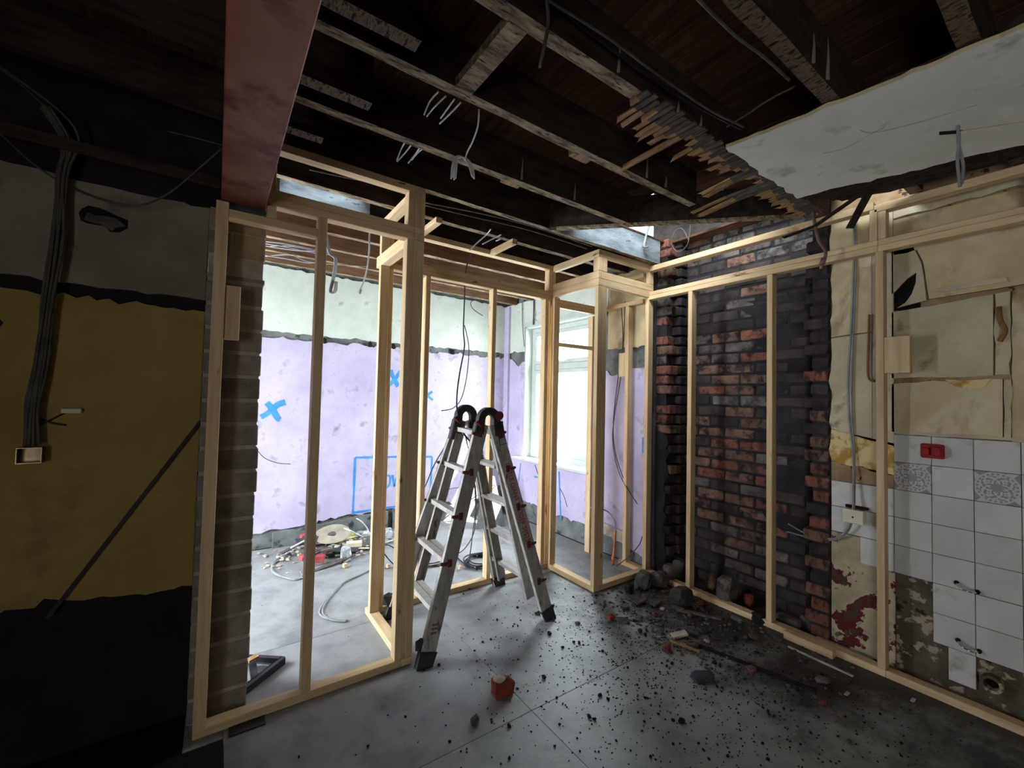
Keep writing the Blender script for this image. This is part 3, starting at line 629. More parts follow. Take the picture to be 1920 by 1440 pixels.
# plaster still up on its laths, torn edges
APC = ((1, 0, 0), (0, -1, 0))     # u = x, v = -y, normal -z
panel('plaster_sheet', [(1.90, -1.03), (2.70, -1.045), (2.735, -.85), (2.82, -.62), (2.84, -.50), (2.87, -.35), (2.93, -.22), (2.97, .3), (3.0, 2.5), (2.06, 2.5), (2.03, .1), (2.01, -.2), (1.965, -.6)], (0, 0, 2.698), *APC, .016, M_ceilp, ce, jag=.006, jagmask=(0, 1, 2, 3, 4, 5, 9, 10, 11, 12), seed=81, step=.04, mback=M_cream)
panel('lath_backing', [(1.93, -1.02), (2.76, -1.03), (2.95, -.92), (3.05, -.72), (3.09, -.3), (3.09, 2.5), (2.08, 2.5), (1.99, -.4)], (0, 0, 2.704), *APC, .006, M_soot, ce, jag=.012, jagmask=(1, 2, 3, 6, 7), seed=82, step=.05)
for i in range(7):
    xo = 2.74 + i * .045
    box('lath', xo, xo + .03, -2.5, 1.03 - i * .03 - (.25 if i > 4 else 0), 2.690 - .0007 * i, 2.6955 - .0007 * i, M_soot, ce)
panel('plaster_slot', [(2.50, -.425), (2.53, -.43), (2.575, -.385), (2.56, -.365), (2.53, -.395)], (0, 0, 2.6815), *APC, .0015, M_hole, ce, seed=83)
for pts in ([(2.30, .78), (2.33, .70), (2.30, .62), (2.28, .55)], [(2.22, .62), (2.28, .60), (2.33, .52), (2.36, .42), (2.39, .30)], [(2.56, .375), (2.65, .25), (2.74, .12)]):
    tube('crack', [(x_, y_, 2.6815) for x_, y_ in pts], .0012, M_rubble, ce, 5)
# fallen charred laths hanging off the edge
bar('hanging_lath', (2.92, .80, 2.69), (2.99, 1.06, 2.60), .03, .008, M_soot, ce); bar('hanging_lath', (2.99, 1.06, 2.60), (3.0, 1.24, 2.585), .03, .008, M_soot, ce)
bar('hanging_lath', (2.93, .78, 2.68), (3.03, .895, 2.545), .04, .01, M_soot, ce)

for (x_, y_, h_) in ((1.18, 1.045, .10), (1.55, 1.045, .05), (1.72, 1.045, .06), (1.70, .605, .11), (1.83, .605, .16), (1.88, 1.455, .14), (2.05, 1.455, .06), (1.75, 1.885, .10), (1.35, 1.885, .12)):
    tube('plaster_drip', [(x_, y_ + .002, 2.715), (x_ + .003, y_, 2.72 + h_ * .5), (x_ + .006, y_ + .002, 2.72 + h_)], lambda u: .0075 * (1 - u) + .001, M_offwhite, ce, 5, flat=.5)
# ------------------------------------------------------------------ new pine stud partitions
BV = .0022
def tb(parent, nm, x0, x1, y0, y1, z0, z1):
    d = (abs(x1 - x0), abs(y1 - y0), abs(z1 - z0)); ax = 'xyz'[d.index(max(d))]
    return box(nm, x0, x1, y0, y1, z0, z1, PINE[ax], parent, BV)
# A: left partition with its doorway return (B)
fA = thing('stud_partition', 'pine stud partition frame at left, beside the concrete block pier and under the red steel beam', 'stud frame', (.45, 2.32, 0))
yA0, yA1 = 2.29, 2.353
tb(fA, 'bottom_plate', -.03, .893, yA0, yA1, 0, .040)
tb(fA, 'stud', -.03, .018, yA0, yA1, .041, 2.354)
tb(fA, 'stud', .391, .434, yA0, yA1, .041, 2.388)
tb(fA, 'stud', .855, .893, yA0, yA1, .041, 2.388)
tb(fA, 'rail', .019, .390, yA0, yA1, 2.286, 2.325)
tb(fA, 'top_plate', .166, .893, yA0, yA1, 2.389, 2.427); tb(fA, 'top_plate', .166, .893, yA0, yA1, 2.428, 2.466)
tb(fA, 'cripple_stud', .166, .206, yA0, yA1, 2.326, 2.388); tb(fA, 'cripple_stud', .166, .200, yA0, yA1, 2.467, 2.662)
tb(fA, 'head_plate', .166, .893, yA0, yA1, 2.663, 2.702); tb(fA, 'cripple_stud', .857, .893, yA0, yA1, 2.467, 2.662)
o = box('fixing_block', .019, .077, 2.300, 2.345, 1.735, 1.98, PINE['z'], fA, BV)
xB0, xB1 = .894, .957
tb(fA, 'bottom_plate', xB0, xB1, yA0, 2.918, 0, .040)
tb(fA, 'stud', xB0, xB1, yA0 + .001, 2.328, .041, 2.388); tb(fA, 'stud', xB0, xB1, 2.880, 2.918, .041, 2.388)
tb(fA, 'top_plate', xB0, xB1, yA0, 2.918, 2.389, 2.427); tb(fA, 'top_plate', xB0, xB1, yA0, 2.918, 2.428, 2.466)
tb(fA, 'cripple_stud', xB0, xB1, yA0, 2.328, 2.467, 2.662); tb(fA, 'cripple_stud', xB0, xB1, 2.88, 2.918, 2.467, 2.662)
tb(fA, 'head_plate', xB0, xB1, yA0, 2.918, 2.663, 2.702)
# C: back partition
fC = thing('stud_partition', 'pine stud partition frame behind the ladder, between the tall corner post and the closet frame', 'stud frame', (1.7, 2.95, 0))
yC0, yC1 = 2.92, 2.983
tb(fC, 'bottom_plate', .894, 2.459, yC0, yC1, 0, .040)
for x0 in (.96, 1.245, 1.83, 2.385): tb(fC, 'stud', x0, x0 + .038, yC0, yC1, .041, 2.388)
tb(fC, 'top_plate', .894, 2.459, yC0, yC1, 2.389, 2.427); tb(fC, 'top_plate', .894, 2.459, yC0, yC1, 2.428, 2.466)
tb(fC, 'head_plate', .894, 2.459, yC0, yC1, 2.663, 2.702); tb(fC, 'cripple_stud', 2.421, 2.459, yC0, yC1, 2.467, 2.662); tb(fC, 'cripple_stud', .96, .998, yC0, yC1, 2.467, 2.662)
for x0 in (1.165, 1.79): tb(fC, 'noggin', x0, x0 + .045, 2.60 if x0 < 1.5 else 2.60, 2.919, 2.664, 2.702)
# D/E closet frame
fD = thing('closet_frame', 'square pine closet frame standing proud at the corner near the window', 'stud frame', (2.78, 2.65, 0))
xD0, xD1 = 2.46, 2.523; yE0, yE1 = 2.355, 2.418
tb(fD, 'bottom_plate', xD0, xD1, yE0, 2.983, 0, .042); tb(fD, 'bottom_plate', xD1 + .001, 3.155, yE0, yE1, 0, .042)
for z0, z1 in ((2.412, 2.470), (2.471, 2.530)): tb(fD, 'header', xD0, xD0 + .038, yE0, 2.983, z0, z1)
for z0, z1 in ((2.410, 2.469), (2.470, 2.529)): tb(fD, 'header', xD0 + .039, 3.155, yE0, yE0 + .038, z0, z1)
tb(fD, 'head_plate', xD0, xD0 + .038, yE0, 2.983, 2.645, 2.702); tb(fD, 'head_plate', xD0 + .039, 3.155, yE0, yE0 + .038, 2.645, 2.702)
tb(fD, 'stud', xD0, xD1, 2.884, 2.922, .043, 2.411); tb(fD, 'stud', xD0, xD1 - .025, 2.945, 2.983, .043, 2.411)
tb(fD, 'stud', xD0, xD0 + .063, yE0, yE0 + .038, .043, 2.409); tb(fD, 'stud', xD0 + .064, xD0 + .102, yE0, yE1, .043, 2.409)
tb(fD, 'stud', 3.092, 3.155, yE0, yE0 + .038, .043, 2.409)
for x0, x1, y0, y1 in ((xD0, xD0 + .04, yE0, yE0 + .06), (xD0 + .041, xD0 + .10, yE0, yE0 + .038), (3.10, 3.155, yE0, yE0 + .038), (xD0, xD0 + .038, 2.92, 2.983)): tb(fD, 'cripple_stud', x0, x1, y0, y1, 2.531, 2.644)
# back of the closet and its wall side
tb(fD, 'top_plate', 2.50, 3.155, 2.92, 2.958, 2.372, 2.41); tb(fD, 'top_plate', 2.50, 3.155, 2.92, 2.958, 2.334, 2.371)
tb(fD, 'stud', 3.045, 3.083, 2.985, 3.048, 0, 2.333); tb(fD, 'noggin', 2.50, 3.044, 2.96, 2.985, 1.985, 2.02)
tb(fD, 'bottom_plate', 3.092, 3.155, 2.42, 2.66, 0, .038); tb(fD, 'stud', 3.092, 3.155, 2.575, 2.613, .039, 2.371)
for z0, z1 in ((2.372, 2.409),): tb(fD, 'top_plate', 3.092, 3.155, 2.42, 2.919, z0, z1)
tb(fD, 'head_plate', 3.10, 3.155, 2.42, 2.94, 2.61, 2.644)
box('fixing_block', 3.096, 3.14, 2.614, 2.69, 1.72, 1.94, PINE['z'], fD, BV)
# F: lining frame along the right wall
fF = thing('stud_partition', 'long pine stud frame along the right wall in front of the bricks and tiles', 'stud frame', (3.12, .8, 0))
xF0, xF1 = 3.092, 3.155
tb(fF, 'bottom_plate', xF0, xF1, .758, 2.354, 0, .040); tb(fF, 'bottom_plate', xF0, xF1, -1.6, .757, 0, .040)
for y1 in (1.977, 1.381, .794, .16, -.42, -1.0): tb(fF, 'stud', xF0, xF1, y1 - .036, y1, .041, 2.387)
for z0, z1 in ((2.388, 2.424), (2.425, 2.457)):
    tb(fF, 'top_plate', xF0, xF1, .783, 2.354, z0, z1); tb(fF, 'top_plate', xF0, xF1, -1.6, .782, z0, z1)
tb(fF, 'head_plate', xF0, xF1, .80, 2.354, 2.640, 2.684); tb(fF, 'head_plate', xF0, xF1, -1.6, .799, 2.620, 2.662)
tb(fF, 'cripple_stud', xF0, xF1, .784, .82, 2.458, 2.638); tb(fF, 'cripple_stud', xF0, xF1, .745, .782, 2.458, 2.618)
tb(fF, 'cripple_stud', xF0 + .02, xF1, .20, .235, 2.458, 2.618)
box('fixing_block', 3.094, 3.14, .648, .757, 1.685, 1.89, PINE['z'], fF, BV)
bar('timber_stick', (2.78, 2.12, 2.93), (3.30, 1.78, 3.0), .05, .04, PINE['x'], None)
tag(bpy.data.objects['timber_stick'], 'short pine stick lying in the gap above the chimney bricks', 'timber')
o = box('timber_offcut', 3.035, 3.089, .985, 1.25, 0.0, .048, PINE['y'], None, BV); tag(o, 'short pine offcut lying against the bottom plate by the chimney', 'timber')

# ------------------------------------------------------------------ folding ladder
la = thing('folding_ladder', 'scuffed aluminium folding ladder with red lettering, open as an A in the middle', 'ladder', (1.46, 2.53, 0))
def lerp(a, b, t): return Vector(a) + (Vector(b) - Vector(a)) * t
def rail(a, b, wd, th, nm='outer_rail'):
    """C-channel, web outwards"""
    a, b = Vector(a), Vector(b); out = -1 if (a.y + b.y) / 2 < 2.5 else 1
    bm = bmesh.new(); d = (b - a).normalized(); s = Vector((d.z, 0, -d.x)).normalized()   # across, in the x-z plane
    n = Vector((0, out, 0)); n = (n - d * n.dot(d)).normalized()
    def slab(c0, w_, t_): bm_bar(bm, a + c0, b + c0, t_, w_, s, bev=.0015)
    slab(n * (th / 2 - .003), wd, .005)
    slab(s * (wd / 2 - .003), .006, th); slab(-s * (wd / 2 - .003), .006, th)
    return mesh_from_bm(nm, bm, M_alu, la)
APX_N, APX_F = (2.35, 1.36), (2.645, 1.37)
legs = {'nl': ((1.005, 2.222, .02), (1.405, 2.345, 1.325)), 'nr': ((1.905, 2.245, .02), (1.505, 2.345, 1.325)),
        'fl': ((1.03, 2.822, .02), (1.415, 2.648, 1.335)), 'fr': ((1.905, 2.855, .02), (1.505, 2.648, 1.335))}
for k, (a, c) in legs.items():
    r_ = rail(a, c, .086, .030)
    d = (Vector(c) - Vector(a)).normalized()
    bm = bmesh.new(); bm_bar(bm, Vector(a) - d * .03, Vector(a) + d * .055, .036, .092, Vector((d.z, 0, -d.x)), bev=.006)
    for v in bm.verts: v.co.z = max(v.co.z, .001)
    mesh_from_bm('foot', bm, M_dplastic, r_)
for side in (0, 1):
    n_, f_ = legs['nl' if side == 0 else 'nr'], legs['fl' if side == 0 else 'fr']
    sx = 1 if side == 0 else -1
    # inner section
    for nm, src, dy in (('n', n_, .045), ('f', f_, -.045)):
        a = lerp(*src, .085) ; c = lerp(*src, .93)
        a = Vector((a.x + sx * .05, a.y, a.z)); c = Vector((c.x + sx * .012, c.y, c.z))
        a.y = c.y + (a.y - c.y) * .30 + dy * .6; c.y += dy * .6
        if side == 0: a = lerp(a, c, .07)
        rail(a, c, .062, .024, 'inner_rail')
    ts = (.19, .385, .58, .775, .955)
    for q, t in enumerate(ts):
        p, s_ = lerp(*n_, t), lerp(*f_, t)
        bm = bmesh.new()
        for off, w_ in ((-.011, .017), (.011, .017)):
            bm_bar(bm, p + Vector((off, .004, 0)), s_ + Vector((off, -.004, 0)), w_, .030, bev=.003)
        bm_bar(bm, p + Vector((0, .004, -.012)), s_ + Vector((0, -.004, -.012)), .038, .006, bev=.001)
        mesh_from_bm('rung', bm, M_alu, la)
        if t < .9 and (side == 1 or t < .45):
            ip, is_ = lerp(*n_, t + .004), lerp(*f_, t + .004); dyi = (is_.y - ip.y) * .18
            bm = bmesh.new(); bm_bar(bm, ip + Vector((sx * .044, .03 + dyi * .4, 0)), is_ + Vector((sx * .044, -.03 - dyi * .4, 0)), .034, .022, bev=.003); mesh_from_bm('inner_rung', bm, M_alu, la)
        for pt, sy in ((p, -1), (s_, 1)):
            if t < .25 and sy == -1 and side == 0: continue
            bm = bmesh.new()
            bm_box(bm, pt.x - .016, pt.x + .016, pt.y + sy * .014 - .006, pt.y + sy * .014 + .006, pt.z - .024, pt.z + .024, .006)
            ex = -sx if True else 0
            bm_tube(bm, [pt + Vector((ex * .02, sy * .01, 0)), pt + Vector((ex * .045, sy * .012, .002)), pt + Vector((ex * .060, sy * .012, .006))], lambda u: .014 - .006 * u, 8, 2)
            mesh_from_bm('rung_lock', bm, M_redplastic if (t > .3 or sy == -1) else M_dplastic, la)
# hinges: arched steel plates, near and far
for nm, yy, zc, knob in (('n', 2.345, 1.352, True), ('f', 2.648, 1.362, False)):
    bm = bmesh.new(); ro, ri, th = .082, .034, .040; prof = []
    xc = 1.455
    outer = [(-ro - .018, -.12)] + [(ro * math.cos(a), ro * math.sin(a)) for a in [math.pi - math.pi * i / 14 for i in range(15)]] + [(ro + .018, -.12)]
    inner = [(ri + .012, -.12)] + [(ri * math.cos(a), ri * math.sin(a)) for a in [math.pi * i / 14 for i in range(15)]] + [(-ri - .012, -.12)]
    inner = inner[::-1]
    F_, B_ = [], []
    for (ox, oz), (ix, iz) in zip(outer, inner):
        F_.append((bm.verts.new((xc + ox, yy - th / 2, zc + oz)), bm.verts.new((xc + ix, yy - th / 2, zc + iz))))
        B_.append((bm.verts.new((xc + ox, yy + th / 2, zc + oz)), bm.verts.new((xc + ix, yy + th / 2, zc + iz))))
    for i in range(len(F_) - 1):
        for q in ((F_[i][0], F_[i + 1][0], F_[i + 1][1], F_[i][1]), (B_[i][0], B_[i][1], B_[i + 1][1], B_[i + 1][0]), (F_[i][0], B_[i][0], B_[i + 1][0], F_[i + 1][0]), (F_[i][1], F_[i + 1][1], B_[i + 1][1], B_[i][1])): bm.faces.new(q)
    for i in (0, -1): bm.faces.new((F_[i][0], F_[i][1], B_[i][1], B_[i][0]))
    bmesh.ops.recalc_face_normals(bm, faces=bm.faces)
    hg = mesh_from_bm('hinge', bm, M_dplastic, la)
    for sx in (-1, 1):
        bar('hinge_plate', (xc + sx * .072, yy, zc - .02), (xc + sx * .105, yy, zc - .16), .044, .05, M_dplastic, la, up=(1, 0, 0), bev=.006)
        if sx == -1 or knob:
            bm = bmesh.new()
            if knob and sx == 1: bm_tube(bm, [(xc + .058, yy - .018, zc + .03), (xc + .058, yy - .05, zc + .03)], .028, 14, 1)
            else: bm_tube(bm, [(xc - .10, yy - .022, zc - .005), (xc - .055, yy - .022, zc - .045)], .012, 8, 1)
            bmesh.ops.recalc_face_normals(bm, faces=bm.faces)
            mesh_from_bm('hinge_knob', bm, M_redplastic, hg)
def text_obj(name, body, size, m, origin, xdir, ydir, parent, squeeze=1.0, th=.0006):
    cu = bpy.data.curves.new(name, 'FONT'); cu.body = body; cu.size = size; cu.extrude = th; cu.align_x = 'LEFT'; cu.align_y = 'CENTER'; cu.resolution_u = 3
    t = bpy.data.objects.new(name + '_tmp', cu); COL.objects.link(t)
    bpy.context.view_layer.update()
    me = bpy.data.meshes.new_from_object(t.evaluated_get(bpy.context.evaluated_depsgraph_get()))
    bpy.data.objects.remove(t); bpy.data.curves.remove(cu)
    me.name = name; me.materials.clear(); me.materials.append(m)
    xd, yd = Vector(xdir).normalized(), Vector(ydir).normalized(); zd = xd.cross(yd)
    mx = max(v.co.x for v in me.vertices); mn = min(v.co.x for v in me.vertices)
    for v in me.vertices: v.co = xd * ((v.co.x - mn) * squeeze) + yd * v.co.y + zd * v.co.z
    me.update()
    o = bpy.data.objects.new(name, me); link(o, parent); o.location = Vector(origin) - wloc(parent)
    return o, (mx - mn)
nr = legs['nr']; d = (Vector(nr[0]) - Vector(nr[1])).normalized()
start = lerp(*nr, .80); n_out = Vector((0, -1, 0)); n_out = (n_out - d * n_out.dot(d)).normalized()
up_ = n_out.cross(d)
t_, ln = text_obj('rail_lettering', 'LITTLE GIANT LADDER SYSTEMS', .052, M_redtext, start + n_out * .0165, d, up_, la)
f_ = .60 / ln
for v in t_.data.vertices:
    c = v.co.dot(d); v.co = v.co + d * (c * (f_ - 1))
nl = legs['nl']; st = lerp(*nl, .125) + n_out * .016
dl = (Vector(nl[0]) - Vector(nl[1])).normalized()
for k in range(3): bar('worn_sticker', st + dl * (.022 * k - .03) - Vector((.018, 0, 0)), st + dl * (.022 * k - .03) + Vector((.018, 0, -.004)), .002, .012, mat('faded_red_sticker', rgb(120, 84, 80), rgb(146, 100, 94), 20, .7, bump=0) if k == 0 else MATS['faded_red_sticker'], la)
bm = bmesh.new(); bm_rock(bm, (.985, 2.245, .11), (.04, .022, .055), 77, 1, .4); mesh_from_bm('rubber_clamp', bm, M_dplastic, la)
bm = bmesh.new(); bm_rock(bm, (1.005, 2.84, .12), (.05, .03, .065), 78, 1, .4); mesh_from_bm('rubber_clamp', bm, M_dplastic, la)

# ------------------------------------------------------------------ cables and pipes
def cable(name, label, paths, m, r=.004, cat='cable', group=None, sides=5):
    if len(paths) == 1:
        o = tube(name, paths[0], r, m, None, sides); tag(o, label, cat, group); return o
    root = thing(name, label, cat, paths[0][0], group)
    for p in paths: tube('cable_strand', p, r, m, root, sides)
    return root
def bundle(path, n, spread, seed):
    rr = random.Random(seed); out = []
    for i in range(n):
        a = rr.uniform(0, 6.28); q = []
        for k, p in enumerate(path):
            rad = spread * rr.uniform(.4, 1.0); a += rr.uniform(-.5, .5)
            q.append((p[0] + rad * math.cos(a), p[1] + rad * .5 * math.sin(a), p[2] + (rr.uniform(-.01, .01))))
        out.append(q)
    return out
cb = cable('cable_bundle', 'thick bundle of dusty cables hanging down the ochre wall to a metal box', bundle([(-.60, 2.44, 2.62), (-.535, 2.45, 2.50), (-.545, 2.45, 2.35), (-.545, 2.45, 2.10), (-.56, 2.45, 1.85), (-.575, 2.455, 1.6), (-.59, 2.452, 1.42), (-.585, 2.458, 1.265)], 8, .024, 5), M_cdark, .0055)
tube('cable_strand', [(-.60, 2.44, 2.62), (-.70, 2.3, 2.66), (-.95, 2.0, 2.68)], .005, M_cdark, cb); tube('cable_strand', [(-.55, 2.45, 2.36), (-.50, 2.44, 2.5), (-.55, 2.40, 2.6), (-.75, 2.2, 2.66)], .005, M_cdark, cb)
bm = bmesh.new()
for b_ in ((-.625, -.555, 2.474, 2.481, 1.20, 1.262), (-.625, -.555, 2.44, 2.474, 1.20, 1.203), (-.625, -.622, 2.44, 2.474, 1.203, 1.262), (-.558, -.555, 2.44, 2.474, 1.203, 1.262), (-.622, -.558, 2.44, 2.474, 1.259, 1.262)): bm_box(bm, *b_)
o = mesh_from_bm('back_box', bm, M_galv, None); tag(o, 'shiny metal back box at the end of the cable bundle on the ochre wall', 'electrical box')
o = box('wall_socket_clip', -.515, -.455, 2.465, 2.482, 1.395, 1.415, M_ivory, None, .003); tag(o, 'small broken pale clip on the ochre wall right of the cable bundle', 'clip')
cable('sagging_cable', 'thin cable sagging from the dark ceiling at left across the wall to the beam', [[(-0.7085, 2.4200, 2.4596), (-0.6249, 2.4300, 2.3792), (-0.5410, 2.4600, 2.3325), (-0.4268, 2.4500, 2.2977), (-0.3042, 2.4200, 2.2962), (-0.1944, 2.3600, 2.3645), (-0.0850, 2.3000, 2.4934), (-0.0220, 2.2500, 2.5642)]], M_cdark, .004)
cable('ceiling_cable', 'pair of thin cables crossing the dark joists left of the red beam', [[(-0.8513, 2.5985, 2.6900), (-0.6764, 2.5897, 2.6950), (-0.4401, 2.5432, 2.6900), (-0.1970, 2.4975, 2.6950), (-0.0207, 2.4688, 2.6900)], [(-0.8811, 2.6948, 2.6900), (-0.6540, 2.6261, 2.6950), (-0.4076, 2.5598, 2.6900), (-0.1989, 2.5292, 2.6950), (-0.0204, 2.5015, 2.6900)]], M_cdark, .004)
tl = bar('diagonal_rod', (-.52, 2.474, .575), (-.045, 2.474, 1.372), .014, .014, M_cblack, None); tag(tl, 'straight black rod leaning diagonally against the ochre wall', 'rod')
# white cables dropping between the joists
cable('cable_tails', 'loose white cable tails fanning from the joist above, nearer the beam', [[(0.6868, 1.5462, 2.7200), (0.6828, 1.6200, 2.7212), (0.6915, 1.7000, 2.7119)], [(0.7217, 1.5501, 2.7200), (0.7048, 1.6200, 2.7078), (0.7039, 1.7000, 2.7099)], [(0.7582, 1.5459, 2.7200), (0.7609, 1.6200, 2.7198), (0.7689, 1.7000, 2.7268)], [(0.7884, 1.5469, 2.7200), (0.7715, 1.6200, 2.7010), (0.7646, 1.7000, 2.7010)]], M_cwhite, .0035)
cable('cable_tails', 'short white cable tails under the third joist, above the left partition', [[(0.7015, 1.9470, 2.7200), (0.7179, 2.0500, 2.7358), (0.7149, 2.1000, 2.7029)], [(0.7345, 1.9489, 2.7200), (0.7405, 2.0500, 2.7274), (0.7152, 2.1000, 2.6946)], [(0.7766, 1.9445, 2.7200), (0.7914, 2.0500, 2.7344), (0.7746, 2.1000, 2.7065)], [(0.7925, 1.9492, 2.7200), (0.8026, 2.0500, 2.7440), (0.7941, 2.1000, 2.7303)]], M_cwhite, .0035)
lp = []
for i in range(4):
    dx = i * .008
    lp.append([((1.0192, 1.8600, 2.6137)[0] + dx, 1.855 + .006 * i, (1.0192, 1.8600, 2.6137)[2]), ((0.9991, 1.8600, 2.6700)[0] + dx, 1.86, (0.9991, 1.8600, 2.6700)[2]), ((0.9619, 1.8600, 2.6980)[0] + dx, 1.865, (0.9619, 1.8600, 2.6980)[2]), ((0.9296, 1.8600, 2.6840)[0] + dx * .5, 1.865, (0.9296, 1.8600, 2.6840)[2]), ((0.9106, 1.8600, 2.6346)[0] + dx, 1.86, (0.9106, 1.8600, 2.6346)[2]), ((0.9041, 1.8600, 2.5632)[0] + dx, 1.855, (0.9041, 1.8600, 2.5632)[2] + .01 * (i % 2))])
lp.append([(0.9053, 1.6000, 2.7689), (0.9358, 1.6600, 2.7403), (0.9597, 1.7500, 2.7190), (0.9752, 1.8300, 2.7103), (0.9804, 1.8600, 2.6854)])
cable('looped_cable', 'bunch of white cables looped like a hook under the joist, mid ceiling', lp, M_cwhite, .0042)
cable('ceiling_conduit', 'long grey cable swooping along the dark boards beside the nearest full joist', [[(0.7678, 1.0042, 2.7400), (0.9592, 0.9901, 2.7400), (1.1094, 0.9846, 2.7400), (1.2784, 0.9783, 2.7300), (1.5013, 0.9684, 2.7200), (1.6679, 0.9521, 2.7100), (1.8400, 0.9172, 2.7000)]], M_cdark, .0045)
cable('ceiling_cable', 'dark cable running beside the long grey one along the boards', [[(0.8185, 1.0143, 2.7600), (0.9675, 1.0241, 2.7600), (1.1209, 1.0192, 2.7500), (1.3070, 1.0121, 2.7400), (1.5413, 0.9940, 2.7300), (1.8609, 0.9391, 2.7100)]], M_cblack, .006)
cable('ceiling_cable', 'white cable along the edge of the lath marked joist at upper right', [[(1.1105, 0.7021, 2.7000), (1.2427, 0.7030, 2.7000), (1.3684, 0.7008, 2.7000), (1.5058, 0.6885, 2.7000), (1.6989, 0.6828, 2.7000)]], M_cdark, .005)
cable('slack_cable', 'slack grey cable bridging from the laths to the next joist by the plaster', [[(1.7947, 0.9704, 2.7100), (1.7980, 0.8854, 2.7200), (1.7780, 0.7920, 2.7200), (1.7645, 0.6908, 2.7100)]], M_cdark, .004)
cable('drop_cable', 'dark cable end hanging off the near joist at top centre', [[(0.7859, 0.9869, 2.7200), (0.8285, 1.0300, 2.7076), (0.8173, 1.0300, 2.6316), (0.7979, 1.0300, 2.5439)]], M_cdark, .006)
cable('back_ceiling_cable', 'thin dusty cables running side by side under the joists behind the partition head', [[(1.0138, 2.4335, 2.6900), (1.3604, 2.3552, 2.6900), (1.7634, 2.3109, 2.6900), (2.3550, 2.3295, 2.6900)], [(1.0287, 2.4678, 2.6900), (1.3197, 2.4234, 2.6850), (1.7681, 2.3785, 2.6900), (2.3564, 2.3886, 2.6900)], [(0.3639, 2.4528, 2.6900), (0.5679, 2.3903, 2.6800), (0.7284, 2.3403, 2.6800), (0.8426, 2.3153, 2.6900)], [(0.4467, 2.3377, 2.6900), (0.6337, 2.3189, 2.6800), (0.8314, 2.2859, 2.6900)]], M_cdark, .004)
cable('cable_bundle', 'loose grey cables strung across the back joists beside the block pier', [[(0.2494, 3.8561, 2.6900), (0.4229, 3.7375, 2.6700), (0.6624, 3.7684, 2.6800), (0.7381, 3.7738, 2.6800)], [(0.2536, 3.9116, 2.6900), (0.3950, 3.8198, 2.6700), (0.6729, 3.8225, 2.6700), (0.7398, 3.8232, 2.6800)], [(0.2580, 3.9687, 2.6900), (0.5107, 3.8168, 2.6600), (0.7264, 3.7172, 2.6800)], [(0.2957, 3.9696, 2.6900), (0.4643, 3.7646, 2.6700), (0.7575, 3.8262, 2.6800)], [(0.2791, 4.2478, 2.6900), (0.4751, 4.1575, 2.6700), (0.6399, 4.1164, 2.6600), (0.7194, 4.0756, 2.6900)], [(0.3020, 4.2828, 2.6900), (0.4855, 4.0821, 2.6900), (0.6562, 4.0841, 2.6600), (1.1182, 3.9897, 2.6900)]], M_cgrey, .0045)
hb = [(.655, 3.42, 2.68), (.672, 3.42, 2.62), (.668, 3.42, 2.50), (.64, 3.42, 2.36), (.655, 3.42, 2.31), (.69, 3.42, 2.34), (.69, 3.42, 2.44)]
hbx = [((0.6209, 3.4200, 2.6485)[0], 3.40, 2.706), (0.6614, 3.4200, 2.5677), (0.7047, 3.4200, 2.5318), (0.6974, 3.4200, 2.4069), (0.6752, 3.4200, 2.2762), (0.7093, 3.4200, 2.2817), (0.7145, 3.4200, 2.3566)]
cable('hanging_cable', 'grey cable bunch hanging and folded back, beside the middle stud of the left partition', [[(p[0] + i * .007, p[1] + .006 * i, p[2] + .006 * (i % 2)) for p in hbx] for i in range(4)], M_cgrey, .005)
cable('hanging_cable', 'single grey cable with a looped end hanging before the white plaster', [[((0.8722, 3.1000, 2.6679)[0], 3.03, 2.706), (0.8722, 3.1000, 2.6679), (0.8725, 3.1000, 2.5426), (0.8619, 3.1000, 2.4038), (0.8388, 3.1000, 2.3025), (0.8147, 3.1000, 2.2405), (0.8190, 3.1000, 2.2220), (0.8293, 3.1000, 2.2507)]], M_cgrey, .006)
cable('pendant_cable', 'dark cable hanging down to the top of the ladder', [[(1.6620, 3.0000, 2.6796), (1.6131, 3.0000, 2.5038), (1.6098, 3.0000, 2.2868), (1.6078, 3.0000, 2.0281), (1.5942, 2.9500, 1.8939), (1.5052, 2.8500, 1.6751), (1.4353, 2.7500, 1.5130), (1.3754, 2.6200, 1.3834), (1.4426, 2.6600, 1.2496), (1.4799, 2.6000, 1.1788)]], M_cblack, .006)
cable('pendant_cable', 'thin cable hanging beside the thick one, its end curling left above the ladder', [[(1.6323, 3.0300, 2.0778), (1.6767, 3.0300, 1.9080), (1.6683, 3.0300, 1.6897), (1.6253, 3.0300, 1.4938), (1.5514, 3.0300, 1.4076), (1.4500, 3.0300, 1.3863)]], M_cblack, .004)
cable('cable_tails', 'pale cable tails poking down above the back partition head, mid ceiling', [[(1.5543, 2.5345, 2.6900), (1.5714, 2.6200, 2.6820), (1.4974, 2.6200, 2.6060), (1.4341, 2.6200, 2.5341)], [(1.6683, 2.5696, 2.6900), (1.6089, 2.6200, 2.6515), (1.5420, 2.6200, 2.6046)], [(1.7124, 2.6004, 2.6900), (1.6553, 2.6200, 2.6544)]], M_cwhite, .0045)
cable('hanging_cable', 'short curled cable on the white plaster right of the back stud', [[(2.7600, 4.6600, 2.8655), (2.7234, 4.6600, 2.7564), (2.6001, 4.6600, 2.7036), (2.6180, 4.6600, 2.6180), (2.7693, 4.6600, 2.5428)]], M_cdark, .005)
cable('wall_cable', 'grey cable hanging down to the window head corner', [[(3.1500, 4.0859, 2.7053), (3.1500, 4.0819, 2.5863), (3.1400, 4.0731, 2.3938)]], M_cdark, .009)
